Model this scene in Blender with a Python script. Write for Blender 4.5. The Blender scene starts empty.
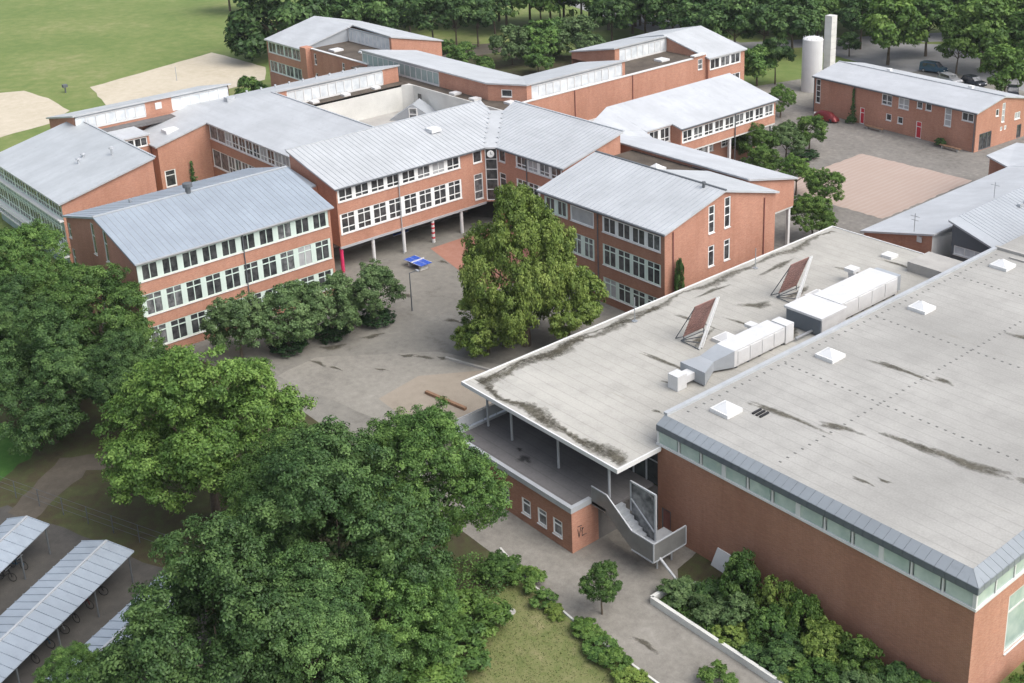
import bpy, math, random
import numpy as np
from mathutils import Vector, Matrix, Quaternion
random.seed(7); rng = np.random.default_rng(7)
R_ = math.radians
S = bpy.context.scene
COL = S.collection
# ------------------------------------------------------------------ camera, sky, sun, exposure
CAM_H = 52.0
def cam_basis(yaw, pitch, roll):
    f = Vector((math.cos(pitch)*math.sin(yaw), math.cos(pitch)*math.cos(yaw), -math.sin(pitch)))
    r = Vector((math.cos(yaw), -math.sin(yaw), 0)); u = r.cross(f)
    return r*math.cos(roll)+u*math.sin(roll), -r*math.sin(roll)+u*math.cos(roll), f
cr, cu, cf = cam_basis(R_(-51.16), R_(18.81), R_(-2.51))
cam = bpy.data.objects.new('camera', bpy.data.cameras.new('camera')); COL.objects.link(cam)
m = Matrix.Identity(4)
for i in range(3):
    m[i][0], m[i][1], m[i][2] = cr[i], cu[i], -cf[i]
m[2][3] = CAM_H
cam.matrix_world = m
cam.data.sensor_fit = 'HORIZONTAL'; cam.data.sensor_width = 36.0
cam.data.lens = 1223.0/1024*36; cam.data.shift_y = -160.5/1024
cam.data.clip_start = 0.5; cam.data.clip_end = 4000
S.camera = cam
SUN_EL, SUN_AZ = R_(52), R_(72)          # azimuth measured from +Y towards +X
W = bpy.data.worlds.new('World'); S.world = W; W.use_nodes = True
nt = W.node_tree; bg = nt.nodes['Background']
sky = nt.nodes.new('ShaderNodeTexSky'); sky.sky_type = 'NISHITA'; sky.sun_disc = False
sky.sun_elevation = SUN_EL; sky.sun_rotation = SUN_AZ; sky.air_density = 1.0; sky.dust_density = 4.0; sky.ozone_density = 1.0
hs = nt.nodes.new('ShaderNodeHueSaturation'); hs.inputs['Saturation'].default_value = .55      # thin cloud: a paler sky
nt.links.new(sky.outputs[0], hs.inputs['Color']); nt.links.new(hs.outputs[0], bg.inputs[0]); bg.inputs[1].default_value = 0.15
sun = bpy.data.objects.new('sun', bpy.data.lights.new('sun', 'SUN')); COL.objects.link(sun)
sd = Vector((math.sin(SUN_AZ)*math.cos(SUN_EL), math.cos(SUN_AZ)*math.cos(SUN_EL), math.sin(SUN_EL)))
sun.rotation_mode = 'QUATERNION'; sun.rotation_quaternion = sd.to_track_quat('Z', 'Y')
sun.data.energy = 1.25; sun.data.angle = R_(60); sun.data.color = (1.0, 0.965, 0.92)
S.view_settings.view_transform = 'Standard'; S.view_settings.look = 'None'
S.view_settings.exposure = 0.82; S.view_settings.gamma = 1.0; S.view_settings.use_curve_mapping = False

# ------------------------------------------------------------------ materials
class NB:
    def __init__(s, name):
        s.m = bpy.data.materials.new(name); s.m.use_nodes = True; s.t = s.m.node_tree
        s.p = s.t.nodes['Principled BSDF']
    def n(s, typ, **kw):
        nd = s.t.nodes.new(typ)
        for k, v in kw.items():
            if k in nd.inputs: nd.inputs[k].default_value = v
            else: setattr(nd, k, v)
        return nd
    def l(s, a, b): s.t.links.new(a, b)
    def coord(s, scale=(1, 1, 1), kind='Object'):
        tc = s.n('ShaderNodeTexCoord'); mp = s.n('ShaderNodeMapping'); mp.inputs['Scale'].default_value = scale
        s.l(tc.outputs[kind], mp.inputs[0]); return mp.outputs[0]
    def geo(s, scale=(1, 1, 1)):
        g = s.n('ShaderNodeNewGeometry'); mp = s.n('ShaderNodeMapping'); mp.inputs['Scale'].default_value = scale
        s.l(g.outputs['Position'], mp.inputs[0]); return mp.outputs[0]
    def noise(s, vec, scale, detail=4, rough=.55):
        nd = s.n('ShaderNodeTexNoise'); nd.inputs['Scale'].default_value = scale
        nd.inputs['Detail'].default_value = detail; nd.inputs['Roughness'].default_value = rough
        s.l(vec, nd.inputs['Vector']); return nd.outputs['Fac']
    def ramp(s, fac, stops):
        r = s.n('ShaderNodeValToRGB'); e = r.color_ramp.elements
        while len(e) < len(stops): e.new(.5)
        for el, (p, c) in zip(e, stops): el.position = p; el.color = (*c, 1) if len(c) == 3 else c
        s.l(fac, r.inputs[0]); return r.outputs[0]
    def mix(s, fac, a, b, mode='MIX'):
        mx = s.n('ShaderNodeMix'); mx.data_type = 'RGBA'; mx.blend_type = mode
        for sock, v in ((mx.inputs[0], fac), (mx.inputs[6], a), (mx.inputs[7], b)):
            if isinstance(v, (int, float)): sock.default_value = v
            elif isinstance(v, tuple): sock.default_value = (*v, 1)
            else: s.l(v, sock)
        return mx.outputs[2]
    def bump(s, h, strength=.3, dist=.02):
        b = s.n('ShaderNodeBump'); b.inputs['Strength'].default_value = strength; b.inputs['Distance'].default_value = dist
        s.l(h, b.inputs['Height']); s.l(b.outputs[0], s.p.inputs['Normal'])
    def base(s, c):
        if isinstance(c, tuple): s.p.inputs['Base Color'].default_value = (*c, 1)
        else: s.l(c, s.p.inputs['Base Color'])
    def set(s, rough=.8, metal=0, spec=.5):
        s.p.inputs['Roughness'].default_value = rough; s.p.inputs['Metallic'].default_value = metal
        s.p.inputs['Specular IOR Level'].default_value = spec; return s.m
M = {}
def mottle(name, c, amt=.25, scale=.6, rough=.8, metal=0, spec=.3, bump=0, fine=12.0):
    b = NB(name); v = b.geo()
    f = b.noise(v, scale, 5); g = b.noise(v, fine, 3)
    lo = tuple(x*(1-amt) for x in c); hi = tuple(min(1, x*(1+amt)) for x in c)
    col = b.ramp(f, [(.3, lo), (.7, hi)])
    col = b.mix(.35, col, b.ramp(g, [(.3, lo), (.7, hi)]))
    b.base(col)
    if bump: b.bump(g, bump, .02)
    M[name] = b.set(rough, metal, spec); return M[name]
def brick(name, c1, c2, mortar):
    b = NB(name); g = b.n('ShaderNodeNewGeometry'); sep = b.n('ShaderNodeSeparateXYZ'); b.l(g.outputs['Position'], sep.inputs[0])
    ad = b.n('ShaderNodeMath', operation='ADD'); b.l(sep.outputs[0], ad.inputs[0]); b.l(sep.outputs[1], ad.inputs[1])
    cb = b.n('ShaderNodeCombineXYZ'); b.l(ad.outputs[0], cb.inputs[0]); b.l(sep.outputs[2], cb.inputs[1])
    bt = b.n('ShaderNodeTexBrick'); bt.inputs['Scale'].default_value = 1.0
    bt.inputs['Brick Width'].default_value = .25; bt.inputs['Row Height'].default_value = .083; bt.inputs['Mortar Size'].default_value = .008
    bt.inputs['Color1'].default_value = (*c1, 1); bt.inputs['Color2'].default_value = (*c2, 1); bt.inputs['Mortar'].default_value = (*mortar, 1)
    b.l(cb.outputs[0], bt.inputs['Vector'])
    v = b.geo((1, 1, .35)); f = b.noise(v, .35, 6, .65)
    v2 = b.geo((1.5, 1.5, 5)); f2 = b.noise(v2, 1.2, 4)
    col = b.mix(b.ramp(f, [(.35, (0, 0, 0)), (.72, (.6, .6, .6))]), bt.outputs['Color'], tuple(x*.68 for x in c1))
    f4 = b.noise(b.geo((3, 3, 9)), 1.4, 4, .75); col = b.mix(b.ramp(f4, [(.42, (0, 0, 0)), (.66, (.5, .5, .5))]), col, tuple(x*.72 for x in c1))
    col = b.mix(b.ramp(f2, [(.5, (0, 0, 0)), (.85, (.35, .35, .35))]), col, tuple(min(1, x*1.35) for x in c2))
    f3 = b.noise(b.geo((1.6, 1.6, .10)), 1.0, 5, .7)
    col = b.mix(b.ramp(f3, [(.52, (0, 0, 0)), (.74, (.26, .26, .26))]), col, tuple(x*.6 for x in c1))
    b.base(col); b.bump(bt.outputs['Fac'], .15, .01)
    M[name] = b.set(.9, 0, .2)
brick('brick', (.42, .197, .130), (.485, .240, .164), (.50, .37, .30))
brick('brick_brown_shaded', (.315, .150, .096), (.37, .182, .118), (.37, .265, .21))  # brown brick, also used as painted shade on fronts turned from the sun
def metal_roof(name, c, sv=(1, 1, 1)):
    b = NB(name); v = b.geo(); f = b.noise(v, .25, 5, .6); g = b.noise(b.geo((1, 1, 1)), 2.5, 4)
    lo = tuple(x*.86 for x in c); hi = tuple(min(1, x*1.08) for x in c)
    col = b.ramp(f, [(.3, lo), (.7, hi)])
    col = b.mix(b.ramp(g, [(.45, (0, 0, 0)), (.8, (.3, .3, .3))]), col, tuple(x*.8 for x in c))
    st_ = b.noise(b.geo(sv), 1.0, 4, .6); col = b.mix(b.ramp(st_, [(.42, (0, 0, 0)), (.74, (.42, .42, .42))]), col, tuple(x*.76 for x in c))
    d_ = b.noise(v, .9, 7, .75); col = b.mix(b.ramp(d_, [(.56, (0, 0, 0)), (.76, (.5, .5, .5))]), col, tuple(x*.62 for x in c))
    b.base(col); M[name] = b.set(.5, .15, .4)
metal_roof('roof_metal', (.465, .482, .495), (.12, 1.7, .3))
metal_roof('roof_metal_y', (.47, .49, .505), (1.7, .12, .3))
metal_roof('roof_metal_grey', (.43, .455, .47), (1.2, .15, .3))
metal_roof('roof_metal_blue', (.30, .345, .395), (.12, 1.7, .3))
metal_roof('roof_white', (.475, .492, .51), (.15, .9, .3))
metal_roof('zinc', (.125, .145, .165))
metal_roof('zinc_lit', (.235, .262, .285))  # lighter fascia zinc: light on the slopes and hall end put into the colour
metal_roof('zinc_light', (.36, .385, .41))
mottle('seam', (.33, .355, .39), .1, 1, .5, .2, .4)
mottle('trim_white', (.60, .605, .60), .06, 1, .5)
mottle('trim_grey', (.40, .42, .44), .12, 1, .5, .2)
mottle('trim_dark', (.10, .11, .12), .2, 1, .6)
mottle('frame_white', (.74, .76, .75), .05, 1, .45)
mottle('frame_green', (.56, .66, .60), .06, 1, .5)
mottle('panel_green', (.30, .38, .37), .15, .8, .5)
mottle('concrete', (.34, .33, .31), .2, .5, .9, bump=.2)
mottle('concrete_light', (.55, .55, .52), .16, .4, .85)
mottle('gravel', (.085, .07, .056), .45, .5, .95, bump=.5, fine=6)
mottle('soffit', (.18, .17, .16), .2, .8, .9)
mottle('bark', (.10, .08, .06), .3, 3, .95, bump=.5)
mottle('red_paint', (.50, .035, .05), .15, 1, .45)
mottle('pink_paint', (.60, .04, .13), .15, 1, .45)
mottle('blue_paint', (.03, .09, .42), .15, 1, .4)
mottle('black', (.02, .02, .022), .3, 2, .6)
mottle('wood', (.22, .13, .08), .3, 2, .8)
mottle('rust_red', (.24, .10, .085), .2, 1, .6)
mottle('slat_brown', (.27, .15, .13), .25, 1.5, .45, .3)
mottle('graffiti_paint', (.03, .03, .035), .2, 1, .5)
mottle('acrylic', (.60, .61, .615), .04, 1, .35)
mottle('stair_mesh', (.19, .19, .185), .15, 1.2, .5, .3)
mottle('blind_pale', (.42, .43, .42), .08, 2, .8)
mottle('blind_dim', (.20, .205, .20), .1, 2, .8)
mottle('fixing', (.13, .13, .125), .2, 2, .8)
mottle('duct_white', (.57, .575, .575), .12, .9, .5, .1)
mottle('car_blue', (.06, .12, .18), .05, 1, .25, .5)
mottle('car_dark', (.03, .035, .045), .05, 1, .25, .5)
mottle('car_red', (.14, .02, .022), .05, 1, .3, .3)
mottle('car_silver', (.40, .41, .43), .05, 1, .25, .5)
mottle('tyre', (.02, .02, .02), .2, 2, .8)
mottle('steel', (.38, .40, .42), .12, 1, .4, .6)
def glass(name, c, c2=None, rough=.06, spec=.6, scale=.9):
    b = NB(name); f = b.noise(b.geo(), scale, 3)
    b.base(b.ramp(f, [(.35, c), (.7, c2 or tuple(x*2.2 for x in c))])); M[name] = b.set(rough, 0, spec)
glass('glass', (.022, .024, .027), (.085, .088, .09), scale=1.6)
glass('glass_mid', (.06, .064, .068), (.22, .225, .23), scale=1.8)
glass('glass_blind', (.30, .31, .32), (.42, .43, .43), .4, .4)
glass('glass_strip', (.50, .54, .57), (.68, .71, .72), .15, .5)
glass('glass_hall', (.32, .41, .37), (.46, .54, .49), .12, .6)
glass('glass_dark', (.02, .026, .028), (.06, .07, .07), .05, .6)
def bitumen(name, c, edges=None):
    b = NB(name); v = b.geo(); big = b.noise(v, .07, 6, .6); med = b.noise(v, .55, 6, .65); fine = b.noise(v, 7, 3)
    lo = tuple(x*.70 for x in c); hi = tuple(x*1.16 for x in c)
    col = b.ramp(big, [(.35, lo), (.65, hi)])
    col = b.mix(b.ramp(med, [(.46, (0, 0, 0)), (.72, (.55, .55, .55))]), col, tuple(x*.66 for x in c))
    col = b.mix(.3, col, b.ramp(fine, [(.3, lo), (.7, hi)]))
    # streaks running across the falls
    vs = b.geo((.055, .55, 1)); st = b.noise(vs, 1.3, 5, .7)
    col = b.mix(b.ramp(st, [(.66, (0, 0, 0)), (.76, (.55, .55, .55))]), col, (.16, .145, .11))
    vs2 = b.geo((.3, .03, 1)); st2 = b.noise(vs2, 1.7, 4, .6)
    col = b.mix(b.ramp(st2, [(.6, (0, 0, 0)), (.8, (.22, .22, .22))]), col, tuple(x*1.18 for x in c))
    sp_ = b.n('ShaderNodeSeparateXYZ'); b.l(v, sp_.inputs[0]); fr_ = b.n('ShaderNodeMath', operation='FRACT'); b.l(sp_.outputs[1], fr_.inputs[0])
    lt_ = b.n('ShaderNodeMath', operation='LESS_THAN'); b.l(fr_.outputs[0], lt_.inputs[0]); lt_.inputs[1].default_value = .09
    ml_ = b.n('ShaderNodeMath', operation='MULTIPLY'); b.l(lt_.outputs[0], ml_.inputs[0]); b.l(med, ml_.inputs[1])
    col = b.mix(ml_.outputs[0], col, tuple(x*.72 for x in c))                       # laps of the membrane sheets
    b.base(col); b.bump(fine, .15, .02); M[name] = b.set(.9, 0, .25)
bitumen('bitumen', (.335, .33, .31))
bitumen('bitumen_lh', (.365, .356, .325))
bitumen('bitumen_dark', (.135, .13, .13))
def moss(name):
    b = NB(name); f = b.noise(b.geo(), 1.6, 6, .7)
    b.base(b.ramp(f, [(.3, (.045, .038, .022)), (.5, (.10, .085, .05)), (.62, (.20, .175, .12)), (.75, (.09, .085, .035))])); b.bump(f, .6, .05); M[name] = b.set(.95, 0, .2)
moss('moss')
def dirt(name, stops):
    b = NB(name); v = b.geo(); f = b.noise(v, 1.5, 6, .7); g = b.noise(v, 2.6, 8, .8); at = b.n('ShaderNodeAttribute', attribute_name='fade')
    b.base(b.ramp(f, stops)); b.set(.95, 0, .2)
    a1 = b.n('ShaderNodeMath', operation='MULTIPLY_ADD'); b.l(g, a1.inputs[0]); a1.inputs[1].default_value = 1.6; b.l(at.outputs['Fac'], a1.inputs[2])
    al = b.ramp(a1.outputs[0], [(.0, (0, 0, 0)), (.93, (0, 0, 0)), (1.0, (.8, .8, .8))])
    mr = b.n('ShaderNodeMapRange'); b.l(a1.outputs[0], mr.inputs[0]); mr.inputs[1].default_value = 1.18; mr.inputs[2].default_value = 1.75; mr.inputs[3].default_value = 0; mr.inputs[4].default_value = .68
    b.l(mr.outputs[0], b.p.inputs['Alpha']); M[name] = b.m
dirt('dirt', [(.3, (.045, .04, .03)), (.5, (.085, .077, .056)), (.66, (.15, .138, .105)), (.78, (.075, .074, .045))])
dirt('damp', [(.3, (.02, .02, .022)), (.7, (.05, .05, .05))])
def ground(name, stops, scale=.15, scale2=1.4, rough=.95, bump=.3):
    b = NB(name); v = b.geo(); f = b.noise(v, scale, 7, .65); g = b.noise(v, scale2, 5, .65); h = b.noise(v, 14, 3)
    col = b.ramp(b.mix(.45, f, g), stops)
    col = b.mix(.25, col, b.ramp(h, [(.3, stops[0][1]), (.7, stops[-1][1])]))
    b.base(col); b.bump(h, bump, .04); M[name] = b.set(rough, 0, .2)
ground('field_grass', [(.34, (.078, .135, .030)), (.45, (.112, .166, .043)), (.54, (.152, .192, .060)), (.64, (.235, .235, .105))], .045, .45)
ground('lawn', [(.34, (.070, .105, .028)), (.46, (.115, .142, .045)), (.57, (.17, .175, .075)), (.68, (.27, .235, .13))], .35, 1.6)
ground('lawn_green', [(.34, (.03, .085, .015)), (.5, (.045, .12, .022)), (.66, (.075, .15, .035))], .4, 2.)
ground('soil', [(.34, (.032, .028, .016)), (.46, (.055, .048, .026)), (.54, (.055, .068, .025)), (.62, (.075, .085, .035)), (.7, (.10, .085, .05))], .25, 1.2)
ground('asphalt', [(.36, (.12, .114, .10)), (.47, (.185, .177, .157)), (.56, (.215, .205, .18)), (.66, (.28, .266, .235))], .16, 1.3)
ground('paving_light', [(.36, (.15, .142, .125)), (.47, (.215, .203, .178)), (.56, (.25, .237, .208)), (.66, (.32, .305, .268))], .14, 1.5)
ground('paving_beige', [(.34, (.21, .18, .145)), (.5, (.27, .235, .19)), (.66, (.31, .27, .22))], .2, 1.1)
ground('plaza_grey', [(.36, (.11, .104, .094)), (.48, (.17, .16, .146)), (.56, (.20, .188, .17)), (.66, (.27, .252, .23))], .2, 1.6)
ground('red_paving', [(.34, (.27, .13, .095)), (.5, (.33, .165, .12)), (.66, (.38, .21, .16))], .3, 1.5)
ground('sand', [(.34, (.38, .335, .25)), (.5, (.45, .40, .31)), (.66, (.51, .46, .37))], .1, .8)
ground('road', [(.34, (.20, .20, .20)), (.5, (.25, .25, .25)), (.66, (.30, .30, .30))], .1, .6)
ground('dirt_path', [(.34, (.06, .052, .042)), (.5, (.085, .075, .06)), (.66, (.115, .10, .08))], .3, 1.5)
ground('yard_asphalt_shaded', [(.34, (.05, .048, .045)), (.5, (.07, .067, .062)), (.66, (.095, .09, .082))], .3, 1.5)  # asphalt darkened, the shade over the shed yard is put into its colour
ground('path_concrete', [(.36, (.145, .136, .12)), (.47, (.205, .193, .17)), (.56, (.245, .232, .205)), (.66, (.30, .285, .255))], .3, 1.8)
def pink_plaza():
    b = NB('pink_paving'); v = b.geo(); f = b.noise(v, .3, 5); h = b.noise(v, 5, 3)
    w = b.n('ShaderNodeTexWave'); w.wave_type = 'BANDS'; w.bands_direction = 'X'; w.inputs['Scale'].default_value = .42; w.inputs['Distortion'].default_value = 2.5; w.inputs['Detail'].default_value = 3
    b.l(v, w.inputs['Vector'])
    col = b.mix(b.ramp(w.outputs['Fac'], [(.4, (0, 0, 0)), (.9, (.6, .6, .6))]), (.35, .275, .235), (.385, .325, .285))
    col = b.mix(b.ramp(f, [(.35, (0, 0, 0)), (.75, (.5, .5, .5))]), col, (.33, .25, .21))
    col = b.mix(b.ramp(h, [(.55, (0, 0, 0)), (.75, (.3, .3, .3))]), col, (.30, .20, .16))
    b.base(col); M['pink_paving'] = b.set(.9, 0, .2)
pink_plaza()
def leafmat(name, dark, mid, light, trans=.22):
    b = NB(name); at = b.n('ShaderNodeAttribute', attribute_name='tint')
    oi = b.n('ShaderNodeObjectInfo')
    f = b.noise(b.geo(), .35, 3)
    mx = b.n('ShaderNodeMath', operation='MULTIPLY_ADD'); b.l(f, mx.inputs[0]); mx.inputs[1].default_value = .5; b.l(at.outputs['Fac'], mx.inputs[2])
    sb = b.n('ShaderNodeMath', operation='SUBTRACT'); b.l(mx.outputs[0], sb.inputs[0]); sb.inputs[1].default_value = .25
    col = b.ramp(sb.outputs[0], [(.1, dark), (.5, mid), (.9, light)])
    hs = b.n('ShaderNodeHueSaturation'); b.l(col, hs.inputs['Color'])
    mr = b.n('ShaderNodeMapRange'); mr.inputs[3].default_value = .85; mr.inputs[4].default_value = 1.15; b.l(oi.outputs['Random'], mr.inputs[0]); b.l(mr.outputs[0], hs.inputs['Value'])
    d = b.n('ShaderNodeBsdfDiffuse'); tr = b.n('ShaderNodeBsdfTranslucent'); ms = b.n('ShaderNodeMixShader'); ms.inputs[0].default_value = trans
    gl = b.n('ShaderNodeBsdfGlossy'); gl.inputs['Roughness'].default_value = .55; ms2 = b.n('ShaderNodeMixShader'); ms2.inputs[0].default_value = .02
    b.l(hs.outputs[0], d.inputs[0]); b.l(hs.outputs[0], tr.inputs[0]); b.l(d.outputs[0], ms.inputs[1]); b.l(tr.outputs[0], ms.inputs[2])
    b.l(ms.outputs[0], ms2.inputs[1]); b.l(gl.outputs[0], ms2.inputs[2])
    out = [n for n in b.t.nodes if n.type == 'OUTPUT_MATERIAL'][0]; b.l(ms2.outputs[0], out.inputs[0]); M[name] = b.m
leafmat('leaf_dark', (.030, .070, .022), (.062, .124, .037), (.122, .210, .062))
leafmat('leaf_mid', (.040, .090, .022), (.080, .158, .037), (.152, .255, .062))
leafmat('leaf_bright', (.050, .104, .022), (.092, .172, .035), (.165, .262, .060))
leafmat('leaf_yellow', (.082, .136, .026), (.152, .226, .046), (.255, .330, .080))
leafmat('leaf_grey', (.058, .108, .038), (.100, .166, .060), (.155, .232, .092))
leafmat('leaf_hedge', (.016, .042, .016), (.028, .066, .024), (.045, .095, .034))
leafmat('grass_blade', (.07, .105, .03), (.125, .155, .055), (.22, .215, .10), .1)

# ------------------------------------------------------------------ mesh helpers
class MB:
    def __init__(s): s.v = []; s.f = []; s.mi = []
    def add(s, pts, faces, mi=0):
        o = len(s.v); s.v += [tuple(p) for p in pts]; s.f += [tuple(o+i for i in f) for f in faces]; s.mi += [mi]*len(faces)
    def poly(s, pts, mi=0): s.add(pts, [tuple(range(len(pts)))], mi)
    def box(s, a, b, mi=0):
        (x0, y0, z0), (x1, y1, z1) = a, b
        s.add([(x0,y0,z0),(x1,y0,z0),(x1,y1,z0),(x0,y1,z0),(x0,y0,z1),(x1,y0,z1),(x1,y1,z1),(x0,y1,z1)],
              [(0,3,2,1),(4,5,6,7),(0,1,5,4),(1,2,6,5),(2,3,7,6),(3,0,4,7)], mi)
    def prism(s, pts, dz, mi=0):
        "3D polygon extruded by -dz in z"
        n = len(pts); lo = [(x, y, z-dz) for x, y, z in pts]
        s.add(list(pts)+lo, [tuple(range(n)), tuple(range(2*n-1, n-1, -1))]+[((i+1) % n, i, n+i, n+(i+1) % n) for i in range(n)], mi)
    def bar(s, p, q, w, h=None, mi=0, up=(0, 0, 1)):
        h = h or w; p = Vector(p); q = Vector(q); d = (q-p).normalized(); u = Vector(up)
        if abs(d.dot(u)) > .99: u = Vector((1, 0, 0))
        a = d.cross(u).normalized()*w/2; b = a.cross(d).normalized()*h/2
        s.add([p-a-b, p+a-b, p+a+b, p-a+b, q-a-b, q+a-b, q+a+b, q-a+b], [(0,1,2,3),(7,6,5,4),(0,4,5,1),(1,5,6,2),(2,6,7,3),(3,7,4,0)], mi)
    def tube(s, p, q, r0, r1=None, n=8, mi=0, caps=True):
        r1 = r0 if r1 is None else r1; p = Vector(p); q = Vector(q); d = (q-p).normalized()
        u = Vector((0, 0, 1)) if abs(d.z) < .95 else Vector((1, 0, 0)); a = d.cross(u).normalized(); b = d.cross(a)
        ps = []
        for c, r in ((p, r0), (q, r1)):
            for i in range(n):
                t = 2*math.pi*i/n; ps.append(c+a*math.cos(t)*r+b*math.sin(t)*r)
        fs = [(i, (i+1) % n, n+(i+1) % n, n+i) for i in range(n)]
        if caps: fs += [tuple(range(n-1, -1, -1)), tuple(range(n, 2*n))]
        s.add(ps, fs, mi)
    def lathe(s, prof, c=(0, 0, 0), n=24, mi=0):
        ps = []; 
        for r, z in prof:
            for i in range(n):
                t = 2*math.pi*i/n; ps.append((c[0]+r*math.cos(t), c[1]+r*math.sin(t), c[2]+z))
        fs = []
        for k in range(len(prof)-1):
            for i in range(n): fs.append((k*n+i, k*n+(i+1) % n, (k+1)*n+(i+1) % n, (k+1)*n+i))
        fs.append(tuple(range(n-1, -1, -1))); fs.append(tuple((len(prof)-1)*n+i for i in range(n)))
        s.add(ps, fs, mi)
    def mesh(s, name, mats, off=(0, 0, 0), smooth=False):
        me = bpy.data.meshes.new(name); ox, oy, oz = off
        me.from_pydata([(x-ox, y-oy, z-oz) for x, y, z in s.v], [], s.f)
        for mt in (mats if isinstance(mats, (list, tuple)) else [mats]): me.materials.append(M[mt])
        if any(s.mi): me.polygons.foreach_set('material_index', s.mi)
        if smooth: me.polygons.foreach_set('use_smooth', [True]*len(me.polygons))
        me.update(); return me
    def build(s, name, mats, parent=None, smooth=False, loc=None):
        "coordinates are world; becomes local to parent's base"
        off = Vector((0, 0, 0))
        if parent is not None:
            q = parent
            while q is not None: off = off+q.location; q = q.parent
        if loc is not None and parent is None: off = Vector(loc)
        me = s.mesh(name, mats, off, smooth); o = bpy.data.objects.new(name, me); COL.objects.link(o)
        if parent is not None: o.parent = parent
        elif loc is not None: o.location = loc
        return o
def link(name, me, parent=None, loc=(0, 0, 0), rz=0, scale=None):
    o = bpy.data.objects.new(name, me); COL.objects.link(o); o.location = loc; o.rotation_euler = (0, 0, rz)
    if parent: o.parent = parent
    if scale is not None: o.scale = scale
    return o
def tag(o, label, cat, group=None, kind=None):
    o['label'] = label
    if cat: o['category'] = cat
    if group: o['group'] = group
    if kind: o['kind'] = kind
    return o
def thing(name, label, cat, loc, group=None, rz=0):
    o = bpy.data.objects.new(name, None); COL.objects.link(o); o.location = loc; o.rotation_euler = (0, 0, rz)
    o.empty_display_size = .5
    return tag(o, label, cat, group)

# ------------------------------------------------------------------ buildings
WIN = {}
def win_mesh(w, h, cols, rows, side, fm, gm):
    key = (round(w, 2), round(h, 2), cols, tuple(rows), side, fm, gm)
    if key in WIN: return WIN[key]
    F = MB(); G = MB(); b = .10; mw = .09; d0, d1 = .03, .12
    F.box((0, d0, 0), (side, d1, h)); F.box((w-side, d0, 0), (w, d1, h))
    F.box((side, d0, 0), (w-side, d1, b)); F.box((side, d0, h-b), (w-side, d1, h))
    iw = w-2*side; ih = h-2*b
    for c in range(1, cols):
        x = side+iw*c/cols; F.box((x-mw/2, d0+.003, b), (x+mw/2, d1-.003, h-b))
    z = h-b; zs = [z]
    for r in rows:
        z -= ih*r/sum(rows); zs.append(z)
    for z in zs[1:-1]: F.box((side, d0+.006, z-mw/2), (w-side, d1-.006, z+mw/2))
    G.box((side-.01, d1-.035, b-.01), (w-side+.01, d1-.02, h-b+.01))
    S_ = MB(); S_.box((-.02, -.09, -.07), (w+.02, .05, -.003))
    WIN[key] = (F.mesh('window', fm), G.mesh('glass', gm), S_.mesh('sill', 'trim_white'))
    return WIN[key]
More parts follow.
